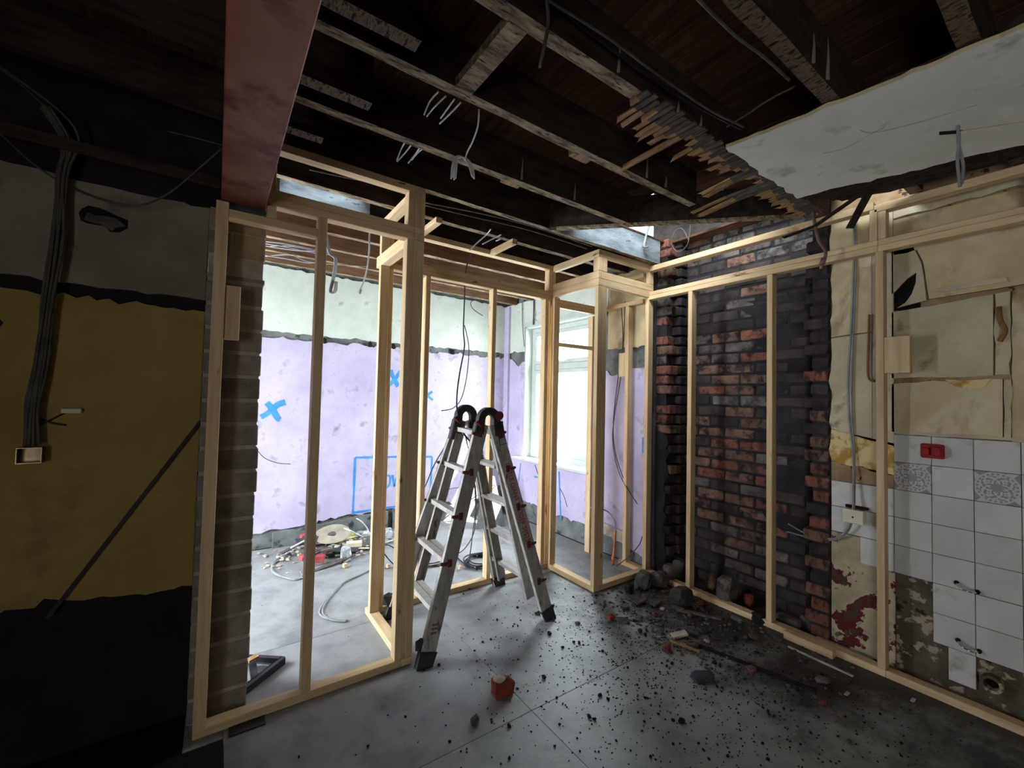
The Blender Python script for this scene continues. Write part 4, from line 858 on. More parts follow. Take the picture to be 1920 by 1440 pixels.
cable('wall_cable', 'thin dark cable down the corner left of the window', [[(3.1500, 4.3292, 2.7213), (3.1500, 4.3067, 2.4182), (3.1400, 4.2492, 2.1414)]], M_cdark, .005)
cable('wall_cable', 'long thin cables trailing down the lilac wall inside the closet frame', [[(3.1000, 2.6272, 2.4232), (3.1200, 2.6520, 2.1530), (3.1200, 2.6712, 1.8024), (3.1200, 2.7535, 1.3477), (3.1200, 2.7685, 1.0930), (3.1000, 2.6613, 0.8086), (3.0800, 2.4414, 0.5887)], [(3.1200, 2.6882, 2.3859), (3.1300, 2.6715, 2.0552), (3.1300, 2.7176, 1.7543), (3.1300, 2.7746, 1.2956), (3.1200, 2.7337, 0.9959), (3.1000, 2.5977, 0.7460), (3.0900, 2.4909, 0.6239)]], M_cdark, .0045)
cable('ladder_cable', 'thin dark cable draped over the ladder top and down its left side', [[(1.4468, 2.7200, 1.3213), (1.3984, 2.7400, 1.2826), (1.3795, 2.7800, 1.1651), (1.3206, 2.8500, 1.0063), (1.3068, 2.9500, 0.8554), (1.2911, 3.1000, 0.6474), (1.2493, 3.2000, 0.4862)]], M_cdark, .0045)
cable('trailing_cable', 'cables trailing from the ladder top down through its frame to the black coil', [[(1.5489, 2.7500, 1.1021), (1.6482, 2.8500, 0.9015), (1.7637, 3.0000, 0.5664), (1.8070, 3.1000, 0.3608), (1.7475, 3.1500, 0.2245), (1.6853, 3.2000, 0.1768)], [(1.5097, 2.7500, 1.2211), (1.5777, 2.8000, 1.0749), (1.7355, 2.9500, 0.7085), (1.7930, 3.1000, 0.3191), (1.8299, 3.2000, 0.1040)], [(2.0351, 3.3000, 0.6520), (1.8190, 3.3000, 0.5589), (1.6665, 3.4000, 0.4173)]], M_cdark, .0045)
cable('wall_cable', 'thin wire curling off the lilac wall beside the block pier', [[(0.3198, 4.6600, 0.9824), (0.3967, 4.6500, 0.8791), (0.5089, 4.6400, 0.8223), (0.6242, 4.6400, 0.8040)]], M_cdark, .004)
cable('wire_tail', 'thin bent wire poking from the back corner above the floor', [[(2.1834, 4.6900, 0.3575), (1.9393, 4.0000, 0.5282), (2.1359, 4.0000, 0.5408), (2.4312, 4.0000, 0.5223), (2.5907, 4.0000, 0.5181), (2.5498, 4.0000, 0.4751)]], M_cdark, .004)
cable('tile_wall_cable', 'pair of grey cables running down the plaster beside the post, over the ivory socket', [[(3.1900, 0.9345, 2.6910), (3.2000, 0.9217, 2.5555), (3.2000, 0.9278, 2.2905), (3.2000, 0.9394, 1.9608), (3.2000, 0.9535, 1.6975), (3.2000, 0.9515, 1.4342), (3.2000, 0.9335, 1.2075), (3.1600, 0.9199, 0.9563), (3.1500, 0.9224, 0.8618), (3.1600, 0.9466, 0.7591), (3.1900, 1.0098, 0.6789), (3.2400, 1.1117, 0.6385), (3.2800, 1.2172, 0.6339), (3.3000, 1.3288, 0.6664)], [(3.1950, 0.9252, 2.6891), (3.2050, 0.9152, 2.5547), (3.2050, 0.9186, 2.2894), (3.2050, 0.9302, 1.9603), (3.2050, 0.9389, 1.6972), (3.2050, 0.9396, 1.4348), (3.2050, 0.9270, 1.2080), (3.1700, 0.9177, 0.9397), (3.1600, 0.9228, 0.8445), (3.1700, 0.9443, 0.7517), (3.1950, 1.0059, 0.6726), (3.2500, 1.1300, 0.6213), (3.3000, 1.3355, 0.6094)]], M_cgrey, .0055)
cable('ceiling_drop_cable', 'grey twin cable hanging out of the slot in the ceiling plaster', [[(2.5047, 0.3712, 2.6850), (2.5500, 0.3737, 2.6394), (2.5500, 0.3791, 2.5541), (2.5500, 0.3722, 2.4359)], [(2.5129, 0.3693, 2.6850), (2.5600, 0.3769, 2.6261), (2.5600, 0.3635, 2.5274), (2.5600, 0.3688, 2.4492)]], M_cgrey, .006)
pp = thing('hanging_pipe', 'old painted pipe hanging bent from the laths in front of the chimney', 'pipe', (2.95, 1.1, 2.3))
tube('pipe', [(3.0000, 1.0787, 2.7302), (3.0000, 1.0615, 2.6168), (3.0000, 1.0418, 2.5107), (3.0000, 1.0058, 2.4280), (3.0000, 1.0141, 2.3778)], .009, M_oldpipe, pp, 8)
tube('pipe_coupling', [(3.0000, 1.0140, 2.3909), (3.0000, 1.0251, 2.3544)], .015, M_oldpipe, pp, 8, smooth=False); tube('pipe_end', [(3.0000, 1.0251, 2.3544), (3.0000, 1.0307, 2.3294)], .008, M_copper, pp, 8, smooth=False)
o = tube('hanging_bracket', [(2.9576, 2.2600, 2.9800), (2.9237, 2.2600, 2.8985), (2.8977, 2.2600, 2.7927), (2.9337, 2.2500, 2.7979)], .010, M_cgrey, None, 6); tag(o, 'grey bracket strap hanging on the pale joist by the chimney gap', 'bracket')
cable('wire_loop', 'loop of thin wire hanging before the chimney top', [[(2.9000, 1.8388, 2.8866), (2.9000, 1.8464, 2.7661), (2.9000, 1.8722, 2.6834), (2.9000, 1.9495, 2.6633), (2.9000, 2.0023, 2.7500), (2.9000, 1.9607, 2.8349), (2.9000, 1.9053, 2.8258), (2.9000, 1.8549, 2.7277)]], M_cdark, .004)
cp = thing('copper_pipe', 'copper pipe with white flex rising from the floor inside the closet frame', 'pipe', (3.02, 2.62, 0))
tube('pipe', [(3.02, 2.66, 0.0), (3.035, 2.66, .12), (3.05, 2.66, .30)], .011, M_copper, cp, 8)
tube('flexible_tail', [(3.05, 2.66, .30), (3.06, 2.68, .38), (3.05, 2.75, .45), (3.03, 2.86, .47), (3.02, 2.95, .45)], .007, M_cgrey, cp, 6)
tube('pipe_joint', [(3.02, 2.66, .03), (3.025, 2.66, .075)], .015, M_copper, cp, 8, smooth=False)
o = tube('floor_wire', [(3.0, 2.60, .01), (3.05, 2.52, .10), (3.12, 2.45, .22), (3.14, 2.43, .30)], .005, M_cdark, None, 5); tag(o, 'thin wire rising from the floor beside the copper pipe', 'wire')
o = box('timber_offcut', 2.93, 2.98, 2.80, 2.85, 0, .05, PINE['y'], None, BV); tag(o, 'tiny pine block on the floor left of the copper pipe', 'timber')
# floor cables of the back room
def flo(*p): return [(x, y, z) for x, y, z in p]
cable('floor_cable', 'pale grey cable curving over the back room floor behind the left partition', [[(1.1372, 3.6721, 0.0080), (1.0075, 3.6002, 0.0080), (0.8626, 3.5147, 0.0080), (0.7250, 3.3196, 0.0080), (0.6519, 3.1992, 0.0080), (0.6316, 3.1090, 0.0080), (0.6647, 3.0226, 0.0080), (0.7684, 2.9327, 0.0080)], [(0.8604, 3.5050, 0.0080), (0.7051, 3.2749, 0.0080), (0.6494, 3.1145, 0.0080), (0.6895, 2.9829, 0.0080), (0.7592, 2.9228, 0.0080)]], M_cgrey, .007)
cable('floor_cable', 'grey cable loop beside the rubbish pile at left of the back room', [[(0.7254, 4.6587, 0.0080), (0.5915, 4.4077, 0.0080), (0.4813, 4.2962, 0.0080), (0.4385, 4.1041, 0.0080), (0.4669, 3.9603, 0.0080), (0.5471, 3.8263, 0.0080), (0.6464, 3.7883, 0.0080)], [(0.6200, 4.3903, 0.0080), (0.4619, 4.2237, 0.0080), (0.4572, 4.0159, 0.0080), (0.5690, 3.7892, 0.0080), (0.6299, 3.8347, 0.0080), (0.6317, 3.9273, 0.0100)]], M_cgrey, .008)
def coil(name, label, c, r, n, m, seed):
    rr = random.Random(seed); root = thing(name, label, 'cable', (c[0], c[1], 0))
    for i in range(n):
        a0 = rr.uniform(0, 6.28); rad = r * rr.uniform(.82, 1.04); ox, oy = rr.uniform(-.02, .02), rr.uniform(-.02, .02)
        tube('cable_turn', [(c[0] + ox + rad * math.cos(a0 + t), c[1] + oy + rad * .9 * math.sin(a0 + t), .008 + .007 * i + .004 * math.sin(3 * t)) for t in [6.2 * k / 14 for k in range(15)]], .006, m, root, 5, 3)
    return root
coil('cable_coil', 'coil of black cable on the floor behind the ladder', ((2.0317, 3.3099, 0.0000)[0], (2.0317, 3.3099, 0.0000)[1]), .17, 6, M_cblack, 3)
coil('cable_coil', 'looser dark cable coil on the floor left of the ladder legs', ((1.6557, 3.6291, 0.0000)[0], (1.6557, 3.6291, 0.0000)[1]), .22, 4, M_cdark, 4)
cable('floor_cable', 'thin dark cable looping between the tall post and the rubbish pile', [[(1.3635, 3.4359, 0.0100), (1.3386, 3.6499, 0.0100), (1.2223, 3.5684, 0.1500), (1.2211, 3.6257, 0.2000), (1.2725, 3.6406, 0.2000), (1.3802, 3.7069, 0.1000), (1.3374, 3.6206, 0.0200)]], M_cblack, .005)
cable('floor_cable', 'thin black cable running over the floor to the coil behind the ladder', [[(1.9292, 3.6647, 0.0100), (1.8788, 3.4612, 0.0100), (1.8816, 3.2875, 0.0100), (1.9063, 3.1908, 0.0100)]], M_cblack, .006)
# ------------------------------------------------------------------ fittings on the right wall
rb = thing('red_wall_box', 'small red box fixed to the top row of white tiles', 'box', (3.2, .582, 1.26))
box('backplate', 3.195, 3.212, .535, .63, 1.222, 1.30, M_redbox, rb, .006); box('cover', 3.165, 3.195, .54, .585, 1.235, 1.29, M_redbox, rb, .008); box('button', 3.172, 3.195, .59, .62, 1.24, 1.28, M_redbox, rb, .005)
ws = thing('wall_socket', 'ivory surface socket on the tiles beside the twin grey cables', 'socket', (3.2, .92, .84))
box('backbox', 3.15, 3.212, .872, .966, .80, .872, M_ivory, ws, .004); box('faceplate', 3.142, 3.15, .868, .97, .795, .877, M_ivory, ws, .003); box('fixing_hole', 3.1405, 3.1425, .914, .922, .828, .838, M_hole, ws)
o = box('slot_gap', 3.195, 3.214, .86, .97, .876, .893, M_hole, wr)
for (px, py, nm) in ((1812, 1103, 'upper'), (1815, 1213, 'lower')):
    c = Vector((3.1900, 0.4596, 0.5763)) if nm == 'upper' else Vector((3.1900, 0.4565, 0.2827))
    t = thing('pipe_clip', 'curved chrome pipe clip on the tiles, the %s of the two' % nm, 'pipe clip', c)
    tube('strap', [c + Vector((.012, .035, .012)), c + Vector((-.02, .02, .005)), c + Vector((-.028, 0, -.002)), c + Vector((-.02, -.02, -.006)), c + Vector((.012, -.035, -.008))], .008, M_chrome, t, 8, flat=.5)
    tube('screw', [c + Vector((.005, -.037, -.008)), c + Vector((.02, -.037, -.008))], .010, M_hole, t, 8, smooth=False); tube('screw', [c + Vector((.005, .037, .012)), c + Vector((.02, .037, .012))], .010, M_hole, t, 8, smooth=False)
wpz = Vector((3.2000, 0.3774, 0.1420))
t = thing('waste_pipe', 'round waste pipe stub opening low in the bare wall under the tiles', 'pipe', wpz)
bm = bmesh.new(); n = 20
rings = []
for rad, xo in ((.040, .02), (.040, -.022), (.027, -.022), (.024, .02)):
    rings.append([bm.verts.new(wpz + Vector((xo, rad * math.cos(2 * math.pi * k / n), rad * math.sin(2 * math.pi * k / n)))) for k in range(n)])
for a, c in zip(rings, rings[1:]):
    for k in range(n): bm.faces.new((a[k], a[(k + 1) % n], c[(k + 1) % n], c[k]))
bmesh.ops.recalc_face_normals(bm, faces=bm.faces); mesh_from_bm('collar', bm, M_bare, t)
tube('bore', [wpz + Vector((.012, 0, 0)), wpz + Vector((.02, 0, 0))], .027, M_hole, t, 16, smooth=False)
o = tube('rusty_bracket', [(3.2000, 0.3368, 2.0110), (3.2000, 0.3322, 1.9432), (3.1900, 0.3160, 1.8866), (3.2000, 0.3350, 1.8364)], .011, M_rust, None, 6); tag(o, 'rusty bracket remnant on the plaster at the right edge', 'bracket')
o = tube('rusty_bracket', [(3.2050, 0.8518, 2.0479), (3.2050, 0.8550, 1.8870), (3.2050, 0.8583, 1.6784), (3.2000, 0.8270, 1.6456)], .006, M_rust, None, 6); tag(o, 'thin rusty strap on the plaster left of the long frame post', 'bracket')
o = box('rubble_batten', 3.17, 3.20, .84, 1.12, .0, .03, M_rubble, None, .003); tag(o, 'dusty batten lying behind the bottom plate under the peeling plaster', 'timber')
o = bar('floor_lath', (2.9500, 1.1869, 0.0060), (2.9411, 0.8590, 0.0060), .012, .008, M_rubble, None); tag(o, 'thin pale lath on the floor in front of the pine offcut', 'lath')
o = bar('floor_rod', (2.4839, 1.4953, 0.0080), (2.6238, 0.9247, 0.0080), .018, .014, M_char, None); tag(o, 'long thin black rod lying on the floor by the rubble', 'rod')
o = bar('floor_lath', (2.7593, 1.8345, 0.0100), (2.9120, 1.5900, 0.0100), .028, .012, M_lathg, None); tag(o, 'grey lath on the floor beside the bottom plate near the stones', 'lath')
o = bar('floor_lath', (2.4323, 1.6455, 0.0080), (2.5129, 1.5969, 0.0300), .05, .012, M_rubble, None); tag(o, 'short pale lath piece amid the rubble in front of the chimney', 'lath')
o = bar('floor_lath', (2.3646, 1.6143, 0.0200), (2.4206, 1.4501, 0.0120), .016, .01, M_lath, None); tag(o, 'thin broken lath lying over red brick bits', 'lath')
o = panel('grey_tile_shard', [(0, 0), (.13, .01), (.12, .06), (.02, .05)], (2.5681, 2.0240, 0.0120), (1, 0, 0), (0, 1, 0), .012, M_stone, None); tag(o, 'flat grey shard on the floor below the dark stones, left one', 'rubble')
o = panel('grey_tile_shard', [(0, 0), (.12, .02), (.10, .06), (.01, .05)], (2.6577, 1.9395, 0.0120), (1, 0, 0), (0, 1, 0), .012, M_stone, None); tag(o, 'flat grey shard on the floor below the dark stones, right one', 'rubble')

# ------------------------------------------------------------------ rubble on the floor
def rk(name, px, s, m, seed, label, cat='rubble', group=None, rotz=0.0, sub=2, rough=.35): return rock(name, px[0], px[1], s, m, seed, label, cat, group, 0.0, rotz, sub, None, rough)
br = thing('broken_brick', 'broken orange red brick standing on the floor in the foreground', 'brick', (1.2476, 1.8106, 0.0000))
c = (1.2476, 1.8106, 0.0000)
bm = bmesh.new()
pts = [(-.055, -.03, 0), (.045, -.035, 0), (.06, .03, 0), (-.05, .035, 0), (-.058, -.028, .075), (-.01, -.03, .085), (.02, -.032, .055), (.058, -.02, .06), (.06, .028, .058), (.01, .03, .075), (-.05, .03, .07)]
vs_ = [bm.verts.new((c[0] + x * .95, c[1] + y, z)) for x, y, z in pts]
bmesh.ops.convex_hull(bm, input=vs_); bmesh.ops.subdivide_edges(bm, edges=list(bm.edges), cuts=2, use_grid_fill=True)
for v in bm.verts:
    if v.co.z > .004: v.co += Vector((mnoise.noise(v.co * 40), mnoise.noise(v.co * 40 + Vector((9, 0, 0))), mnoise.noise(v.co * 40 + Vector((0, 9, 0))))) * .015
mesh_from_bm('body', bm, M_brickbit, br)
bm = bmesh.new(); bm_rock(bm, (c[0] - .022, c[1] - .005, .082), (.04, .028, .014), 5, 2, .5); mesh_from_bm('mortar_lump', bm, M_rubble, br)
rk('brick_bit', (1.0300, 1.7136, 0.0000), (.024, .02, .024), M_stone, 11, 'small brown brick bit on the floor, nearest the camera left of the broken brick')
rk('slate_lump', (2.2166, 1.3082, 0.0000), (.075, .05, .022), M_slate, 12, 'dark flat lump of stone on the floor, right of centre', rotz=-.5)
rk('brick_bit', (2.2719, 2.0116, 0.0000), (.036, .028, .022), M_brickbit, 13, 'orange brick bit on the floor right of the ladder foot')
rk('brick_bit', (2.5779, 1.8848, 0.0000), (.018, .014, .014), M_brickbit, 14, 'tiny red brick bit on the floor below the grey shards')
rk('brick_bit', (2.2895, 1.5843, 0.0000), (.04, .025, .02), M_brickbit, 15, 'red brick bit under the thin broken lath', rotz=.4)
rk('brick_bit', (2.4477, 1.5152, 0.0000), (.045, .03, .02), M_brick_brown, 16, 'brownish red brick bit at the end of the broken lath', rotz=-.4)
rk('brick_bit', (2.5483, 0.8682, 0.0000), (.02, .015, .012), M_brickbit, 17, 'orange brick bit on the floor toward the right wall')
rk('rubble_lump', (2.0361, 2.0888, 0.0000), (.02, .016, .012), M_stone, 18, 'small grey brown lump between ladder foot and orange brick bit')
rk('slate_piece', (1.9128, 2.3326, 0.0000), (.05, .03, .006), M_char, 19, 'flat black flake beside the ladder right front foot')
rk('rubble_stone', (2.8873, 2.2151, 0.0000), (.105, .07, .085), M_stone, 20, 'big dusty angular stone by the closet corner, leftmost of the row', rotz=.3)
rk('rubble_stone', (3.0122, 2.1599, 0.0000), (.08, .07, .08), M_stone, 21, 'dusty stone second in the row beside the closet frame')
rk('rubble_stone', (3.1294, 2.1571, 0.0000), (.06, .06, .11), M_brick_grey, 22, 'upright brown stone third in the row before the chimney')
rk('rubble_stone', (3.3097, 2.1678, 0.0000), (.07, .06, .11), M_stone, 23, 'upright stone behind the first long frame stud')
rk('rubble_stone', (2.8909, 1.8782, 0.0000), (.10, .08, .085), M_slate, 24, 'large dark stone in front of the long frame bottom plate')
rk('rubble_stone', (3.1925, 1.7073, 0.0000), (.09, .07, .14), M_brick_grey, 25, 'tall grey stone standing inside the chimney recess')
rk('rubble_stone', (3.3307, 1.8814, 0.0000), (.09, .05, .09), M_brick_brown, 26, 'brown stone leaning in the recess left of the tall one')
rk('rubble_stone', (2.6965, 2.2027, 0.0000), (.045, .035, .05), M_char, 27, 'black lump by the closet frame corner')
rk('rubble_stone', (2.9671, 1.8014, 0.0000), (.07, .045, .03), M_brick_brown, 28, 'brown brick piece beside the large dark stone')
rk('rubble_stone', (3.3022, 1.5898, 0.0000), (.045, .04, .06), M_brickbit, 29, 'reddish stone in the recess right of the tall one')
rk('rubble_stone', (3.1457, 1.5510, 0.0000), (.03, .02, .03), M_rubble, 30, 'small pale plaster bit in the recess')
rk('rubble_stone', (3.2485, 1.3006, 0.0000), (.06, .09, .05), M_stone, 31, 'grey stone in the recess right of the second long frame stud', rotz=.2)
rk('rubble_stone', (3.1278, 1.4343, 0.0000), (.06, .06, .04), M_char, 32, 'black lump in the recess beside the second long frame stud')
o = panel('stone_slab', [(0, 0), (.22, .0), (.20, .09), (.02, .08)], (3.3400, 1.2714, 0.0122), (0, -1, -.25), (0, -.1, 1), .06, M_stone, None, jag=.006, seed=3); tag(o, 'dusty stone slab propped low in the recess beside the right jamb', 'rubble')
k_ = 0
while k_ < 34:
    x = R.uniform(2.25, 3.06); y = R.gauss(1.7, .42)
    if not .75 < y < 2.28: continue
    s_ = R.uniform(.014, .034); m_ = R.choice((M_stone, M_stone, M_slate, M_brick_grey, M_rubble, M_brick_brown))
    o = rock('rubble_bit', x, y, (s_ * R.uniform(1, 1.7), s_, s_ * .6), m_, 300 + k_, 'small loose rubble bit strewn on the sooty floor before the chimney', 'rubble', 'rubble bits before the chimney', 0.0, R.uniform(0, 3), 1); k_ += 1
# soot clods: each its own thing
clod_meshes = []
for s_ in range(6):
    bm = bmesh.new(); bm_rock(bm, (0, 0, .45), (.75, .65, .7), 60 + s_, 2, .55)
    me = bpy.data.meshes.new('soot_clod'); bm.to_mesh(me); bm.free(); me.materials.append(M_char); clod_meshes.append(me)
CLODS = [(0.990, 2.818, 0.0328), (2.045, 2.356, 0.0398), (1.794, 2.093, 0.0429), (1.821, 2.479, 0.0263), (1.608, 2.417, 0.0248), (1.653, 2.294, 0.0181), (1.498, 1.784, 0.0362), (1.769, 1.938, 0.0259), (1.865, 1.943, 0.0265), (1.885, 1.917, 0.0301), (2.032, 1.977, 0.0198), (2.037, 1.866, 0.0268), (1.945, 1.780, 0.0256), (1.680, 2.277, 0.0201), (1.392, 2.246, 0.0225), (1.449, 2.243, 0.0228), (1.152, 1.611, 0.0280), (1.651, 1.525, 0.0311), (1.665, 1.484, 0.0246), (1.502, 1.452, 0.0261), (1.511, 1.426, 0.0230), (1.841, 1.190, 0.0430), (1.816, 1.218, 0.0230), (1.948, 1.595, 0.0241), (1.877, 1.473, 0.0162), (1.830, 1.386, 0.0216), (1.793, 1.281, 0.0176), (0.887, 1.682, 0.0186), (0.904, 1.611, 0.0130), (0.931, 1.609, 0.0131), (1.055, 1.470, 0.0204), (2.312, 1.798, 0.0438), (2.305, 1.751, 0.0353), (2.146, 1.484, 0.0243), (2.193, 1.482, 0.0280), (1.918, 1.179, 0.0233), (2.402, 1.347, 0.0352), (2.404, 1.317, 0.0244), (2.545, 1.284, 0.0285), (2.259, 0.997, 0.0209), (2.345, 0.962, 0.0181), (2.032, 0.919, 0.0189), (1.962, 0.866, 0.0207), (1.793, 1.076, 0.0161), (1.695, 1.136, 0.0188), (1.753, 1.004, 0.0180), (2.554, 0.984, 0.0353), (2.710, 0.883, 0.0290), (2.705, 0.685, 0.0209), (2.556, 0.574, 0.0191), (2.538, 0.773, 0.0177), (2.282, 0.825, 0.0168), (1.074, 2.188, 0.0239), (0.986, 2.190, 0.0167), (2.602, 2.510, 0.0253), (2.436, 2.303, 0.0328), (2.537, 2.121, 0.0273), (2.390, 1.904, 0.0292), (2.443, 1.752, 0.0242), (2.639, 1.516, 0.0274), (2.755, 1.407, 0.0388), (2.721, 1.262, 0.0295), (2.275, 2.385, 0.0209), (2.314, 2.518, 0.0193), (1.675, 2.918, 0.0191), (1.254, 1.413, 0.0159), (1.557, 1.149, 0.0181), (1.499, 1.286, 0.0162), (1.365, 1.391, 0.0136), (0.587, 1.852, 0.0157), (0.780, 1.924, 0.0172), (0.335, 1.954, 0.0152)]
BIG = {2: "large black clod on the floor just below the ladder's right front foot", 6: 'powdery black clod on the floor right of the broken orange brick', 16: 'black clod on the floor right of the small brown brick bit', 17: 'black clod, upper of two close together right of the powdery clod', 21: 'largest flat black clod, on bare floor nearest the camera below the slate lump', 31: 'black clod between the orange brick bit and the short pale lath', 36: 'black clod beside the long black rod, left of its middle', 60: 'black clod among the grit close to the long frame bottom plate', 46: 'big black clod below the far end of the long black rod'}
for i, (x, y, s_) in enumerate(CLODS):
    o = bpy.data.objects.new('soot_clod', clod_meshes[i % 6]); link(o); o.location = (x, y, 0); o.scale = (s_ * .56, s_ * .48, s_ * .45); o.rotation_euler = (0, 0, R.uniform(0, 6))
    tag(o, BIG.get(i, 'small black soot clod scattered on the concrete floor in front of the chimney'), 'soot clod', 'soot clods on the floor')
bm = bmesh.new(); n_ = 0
while n_ < 2600:
    x = R.gauss(2.15, .62); y = R.gauss(1.55, .55)
    if not (.15 < x < 3.05 and .35 < y < 2.9): continue
    if R.random() > .25 + .75 * max(0, (x - .6) / 2.4): continue
    s_ = R.uniform(.0018, .0046) * (1.6 if R.random() < .10 else 1)
    g_ = bmesh.ops.create_cube(bm, size=1.0); a = R.uniform(0, 3)
    for v in g_['verts']:
        p = Vector((v.co.x * s_ * R.uniform(.8, 2.2), v.co.y * s_ * R.uniform(.8, 1.6), (v.co.z + .5) * s_ * .8)); v.co = Vector((p.x * math.cos(a) - p.y * math.sin(a) + x, p.x * math.sin(a) + p.y * math.cos(a) + y, p.z))
    n_ += 1
o = mesh_from_bm('soot_crumbs', bm, M_char, None, origin=(2.1, 1.5, 0)); tag(o, 'fine black soot crumbs sprinkled all over the concrete floor', 'debris', None, 'stuff')
bm = bmesh.new()
for i in range(420):
    x = R.uniform(2.3, 3.05); y = R.gauss(1.75, .42)
    if not .5 < y < 2.32: continue
    bm_rock(bm, (x, y, .004), (R.uniform(.006, .016), R.uniform(.006, .014), R.uniform(.004, .010)), i * .37, 1, .4, R.uniform(0, 3))
o = mesh_from_bm('rubble_grit', bm, M_stone, None, origin=(2.7, 1.7, 0)); tag(o, 'grey rubble grit lying thick before the chimney', 'debris', None, 'stuff')
bm = bmesh.new()
for i in range(160):
    x = R.uniform(.3, 2.9); y = R.uniform(.6, 4.5)
    bm_rock(bm, (x, y, .002), (R.uniform(.003, .007), R.uniform(.003, .006), .003), i * .77, 1, .4)
o = mesh_from_bm('plaster_crumbs', bm, M_rubble, None, origin=(1.6, 2.5, 0)); tag(o, 'tiny pale plaster crumbs dotted over both floors', 'debris', None, 'stuff')
for k, (px, lab) in enumerate((((2.9773, 0.6220, 0.0040), 'small pale shaving on the floor near the long frame plate at right'), ((2.7451, 0.8290, 0.0040), 'tiny pale paint chip on the floor left of the pale shaving'))):
    o = box('paint_chip', px[0] - .02, px[0] + .02, px[1] - .008, px[1] + .008, 0, .006, M_rubble, None, .002); tag(o, lab, 'debris')

# ------------------------------------------------------------------ black steel bracket by the pier
tr = thing('steel_bracket', 'black triangular steel bracket lying on the floor behind the block pier', 'bracket', (0.2332, 2.6929, 0.0000))
A_, B_, C_ = Vector((0.1401, 2.8364, 0.0200)), Vector((0.3599, 2.6662, 0.0200)), Vector((0.1629, 2.4952, 0.0200))
bar('bracket_arm', A_, B_, .02, .03, M_cblack, tr, bev=.002); bar('bracket_arm', B_, C_, .025, .035, M_cblack, tr, bev=.002)
bar('bracket_stay', (0.2145, 2.7291, 0.0300), (0.2191, 2.5622, 0.0200), .03, .02, M_cblack, tr, bev=.002)
o = bar('wood_chip', (0.1914, 2.6855, 0.0600), (0.2373, 2.7116, 0.0600), .03, .012, M_lath, None, bev=.002); tag(o, 'pale wood chip resting on the black steel bracket', 'wood chip')
o = box('wood_packer', .10, .24, 2.225, 2.288, 0, .006, M_cblack, None, .002); tag(o, 'thin black shim on the floor in front of the left bottom plate', 'shim')

# ------------------------------------------------------------------ rubbish pile in the back room
pc = Vector((1.0482, 4.3168, 0.0000))
def pz(px, py, z): return None
bm = bmesh.new()
for i in range(750):
    a = R.uniform(0, 6.28); rad = abs(R.gauss(0, .38)); x = pc.x + rad * math.cos(a) * .95; y = pc.y + rad * math.sin(a) * .42
    if y > 4.64: continue
    hz = max(.01, .085 * (1 - rad / .8)); s_ = R.uniform(.006, .022)
    bm_rock(bm, (x, y, R.uniform(0, hz) + s_ * .3), (s_ * 1.4, s_, s_ * .6), i * .31, 1, .5, R.uniform(0, 3))
o = mesh_from_bm('rubbish_heap', bm, M_rubble, None, origin=(pc.x, pc.y, 0)); tag(o, 'heap of crumbled plaster under the rubbish by the back wall', 'rubble', None, 'stuff')
o = rock('heap_core', pc.x, pc.y, (.46, .20, .045), M_stone, 91, 'dusty mound of dirt at the core of the rubbish heap', 'rubble', rough=.4)
# cable drum end: a disc with a round hole
def disc(name, c, ro, ri, th, m, label, cat, tilt=(0, 0, 0)):
    bm = bmesh.new(); n = 36; rot = Matrix.Rotation(tilt[2], 3, 'Z') @ Matrix.Rotation(tilt[1], 3, 'Y') @ Matrix.Rotation(tilt[0], 3, 'X'); rr_ = []
    for rad, zz_ in ((ri, 0), (ro, 0), (ro, th), (ri, th)):
        rr_.append([bm.verts.new(Vector(c) + rot @ Vector((rad * math.cos(2 * math.pi * k / n), rad * math.sin(2 * math.pi * k / n), zz_ + .006 * math.sin(4 * math.pi * k / n)))) for k in range(n)])
    for q in range(4):
        a, b_ = rr_[q], rr_[(q + 1) % 4]
        for k in range(n): bm.faces.new((a[k], a[(k + 1) % n], b_[(k + 1) % n], b_[k]))
    bmesh.ops.recalc_face_normals(bm, faces=bm.faces)
    o = mesh_from_bm(name, bm, m, None); tag(o, label, cat); return o
disc('cardboard_disc', (0.9785, 4.4200, 0.1258), .17, .04, .006, M_card, 'buff cardboard drum disc with a round hole on top of the rubbish heap', 'cardboard', (.22, -.1, 0))
def item(name, px, s, m, label, cat, rz=0.0, tilt=(0, 0), bev=.004):
    bm = bmesh.new(); rot = Matrix.Rotation(rz, 3, 'Z') @ Matrix.Rotation(tilt[0], 3, 'X') @ Matrix.Rotation(tilt[1], 3, 'Y')
    bm_box(bm, px[0] - s[0] / 2, px[0] + s[0] / 2, px[1] - s[1] / 2, px[1] + s[1] / 2, px[2] - s[2] / 2, px[2] + s[2] / 2, bev, rot)
    o = mesh_from_bm(name, bm, m, None); tag(o, label, cat); return o
item('red_box', (0.6797, 4.0200, 0.0943), (.09, .06, .04), M_redcard, 'crushed red box lying at the front of the rubbish heap', 'box', .4, (.1, .1))
item('red_box', (0.7999, 4.0200, 0.0572), (.07, .06, .06), M_redcard, 'small red box right of the crushed one, behind the middle stud', 'box', -.3)
item('red_box', (0.7504, 4.4500, 0.1349), (.09, .06, .05), M_redcard, 'pinkish red box at the back of the rubbish heap', 'box', .2)
item('yellow_packet', (1.1450, 4.4200, 0.0931), (.14, .11, .012), M_ywrap, 'yellow green packet on the heap right of the cardboard disc', 'packet', .4, (.35, .1))
item('white_block', (1.1353, 4.2000, 0.0697), (.14, .07, .045), M_ivory, 'white plastic block on the right side of the rubbish heap', 'block', -.25)
item('white_strip', (1.1045, 4.0200, 0.0216), (.08, .02, .012), M_ivory, 'narrow white plastic strip right of the heap front', 'trim')
item('white_strip', (1.1825, 4.1500, 0.0358), (.16, .02, .012), M_ivory, 'longer slanting white strip at the right of the heap', 'trim', -.5)
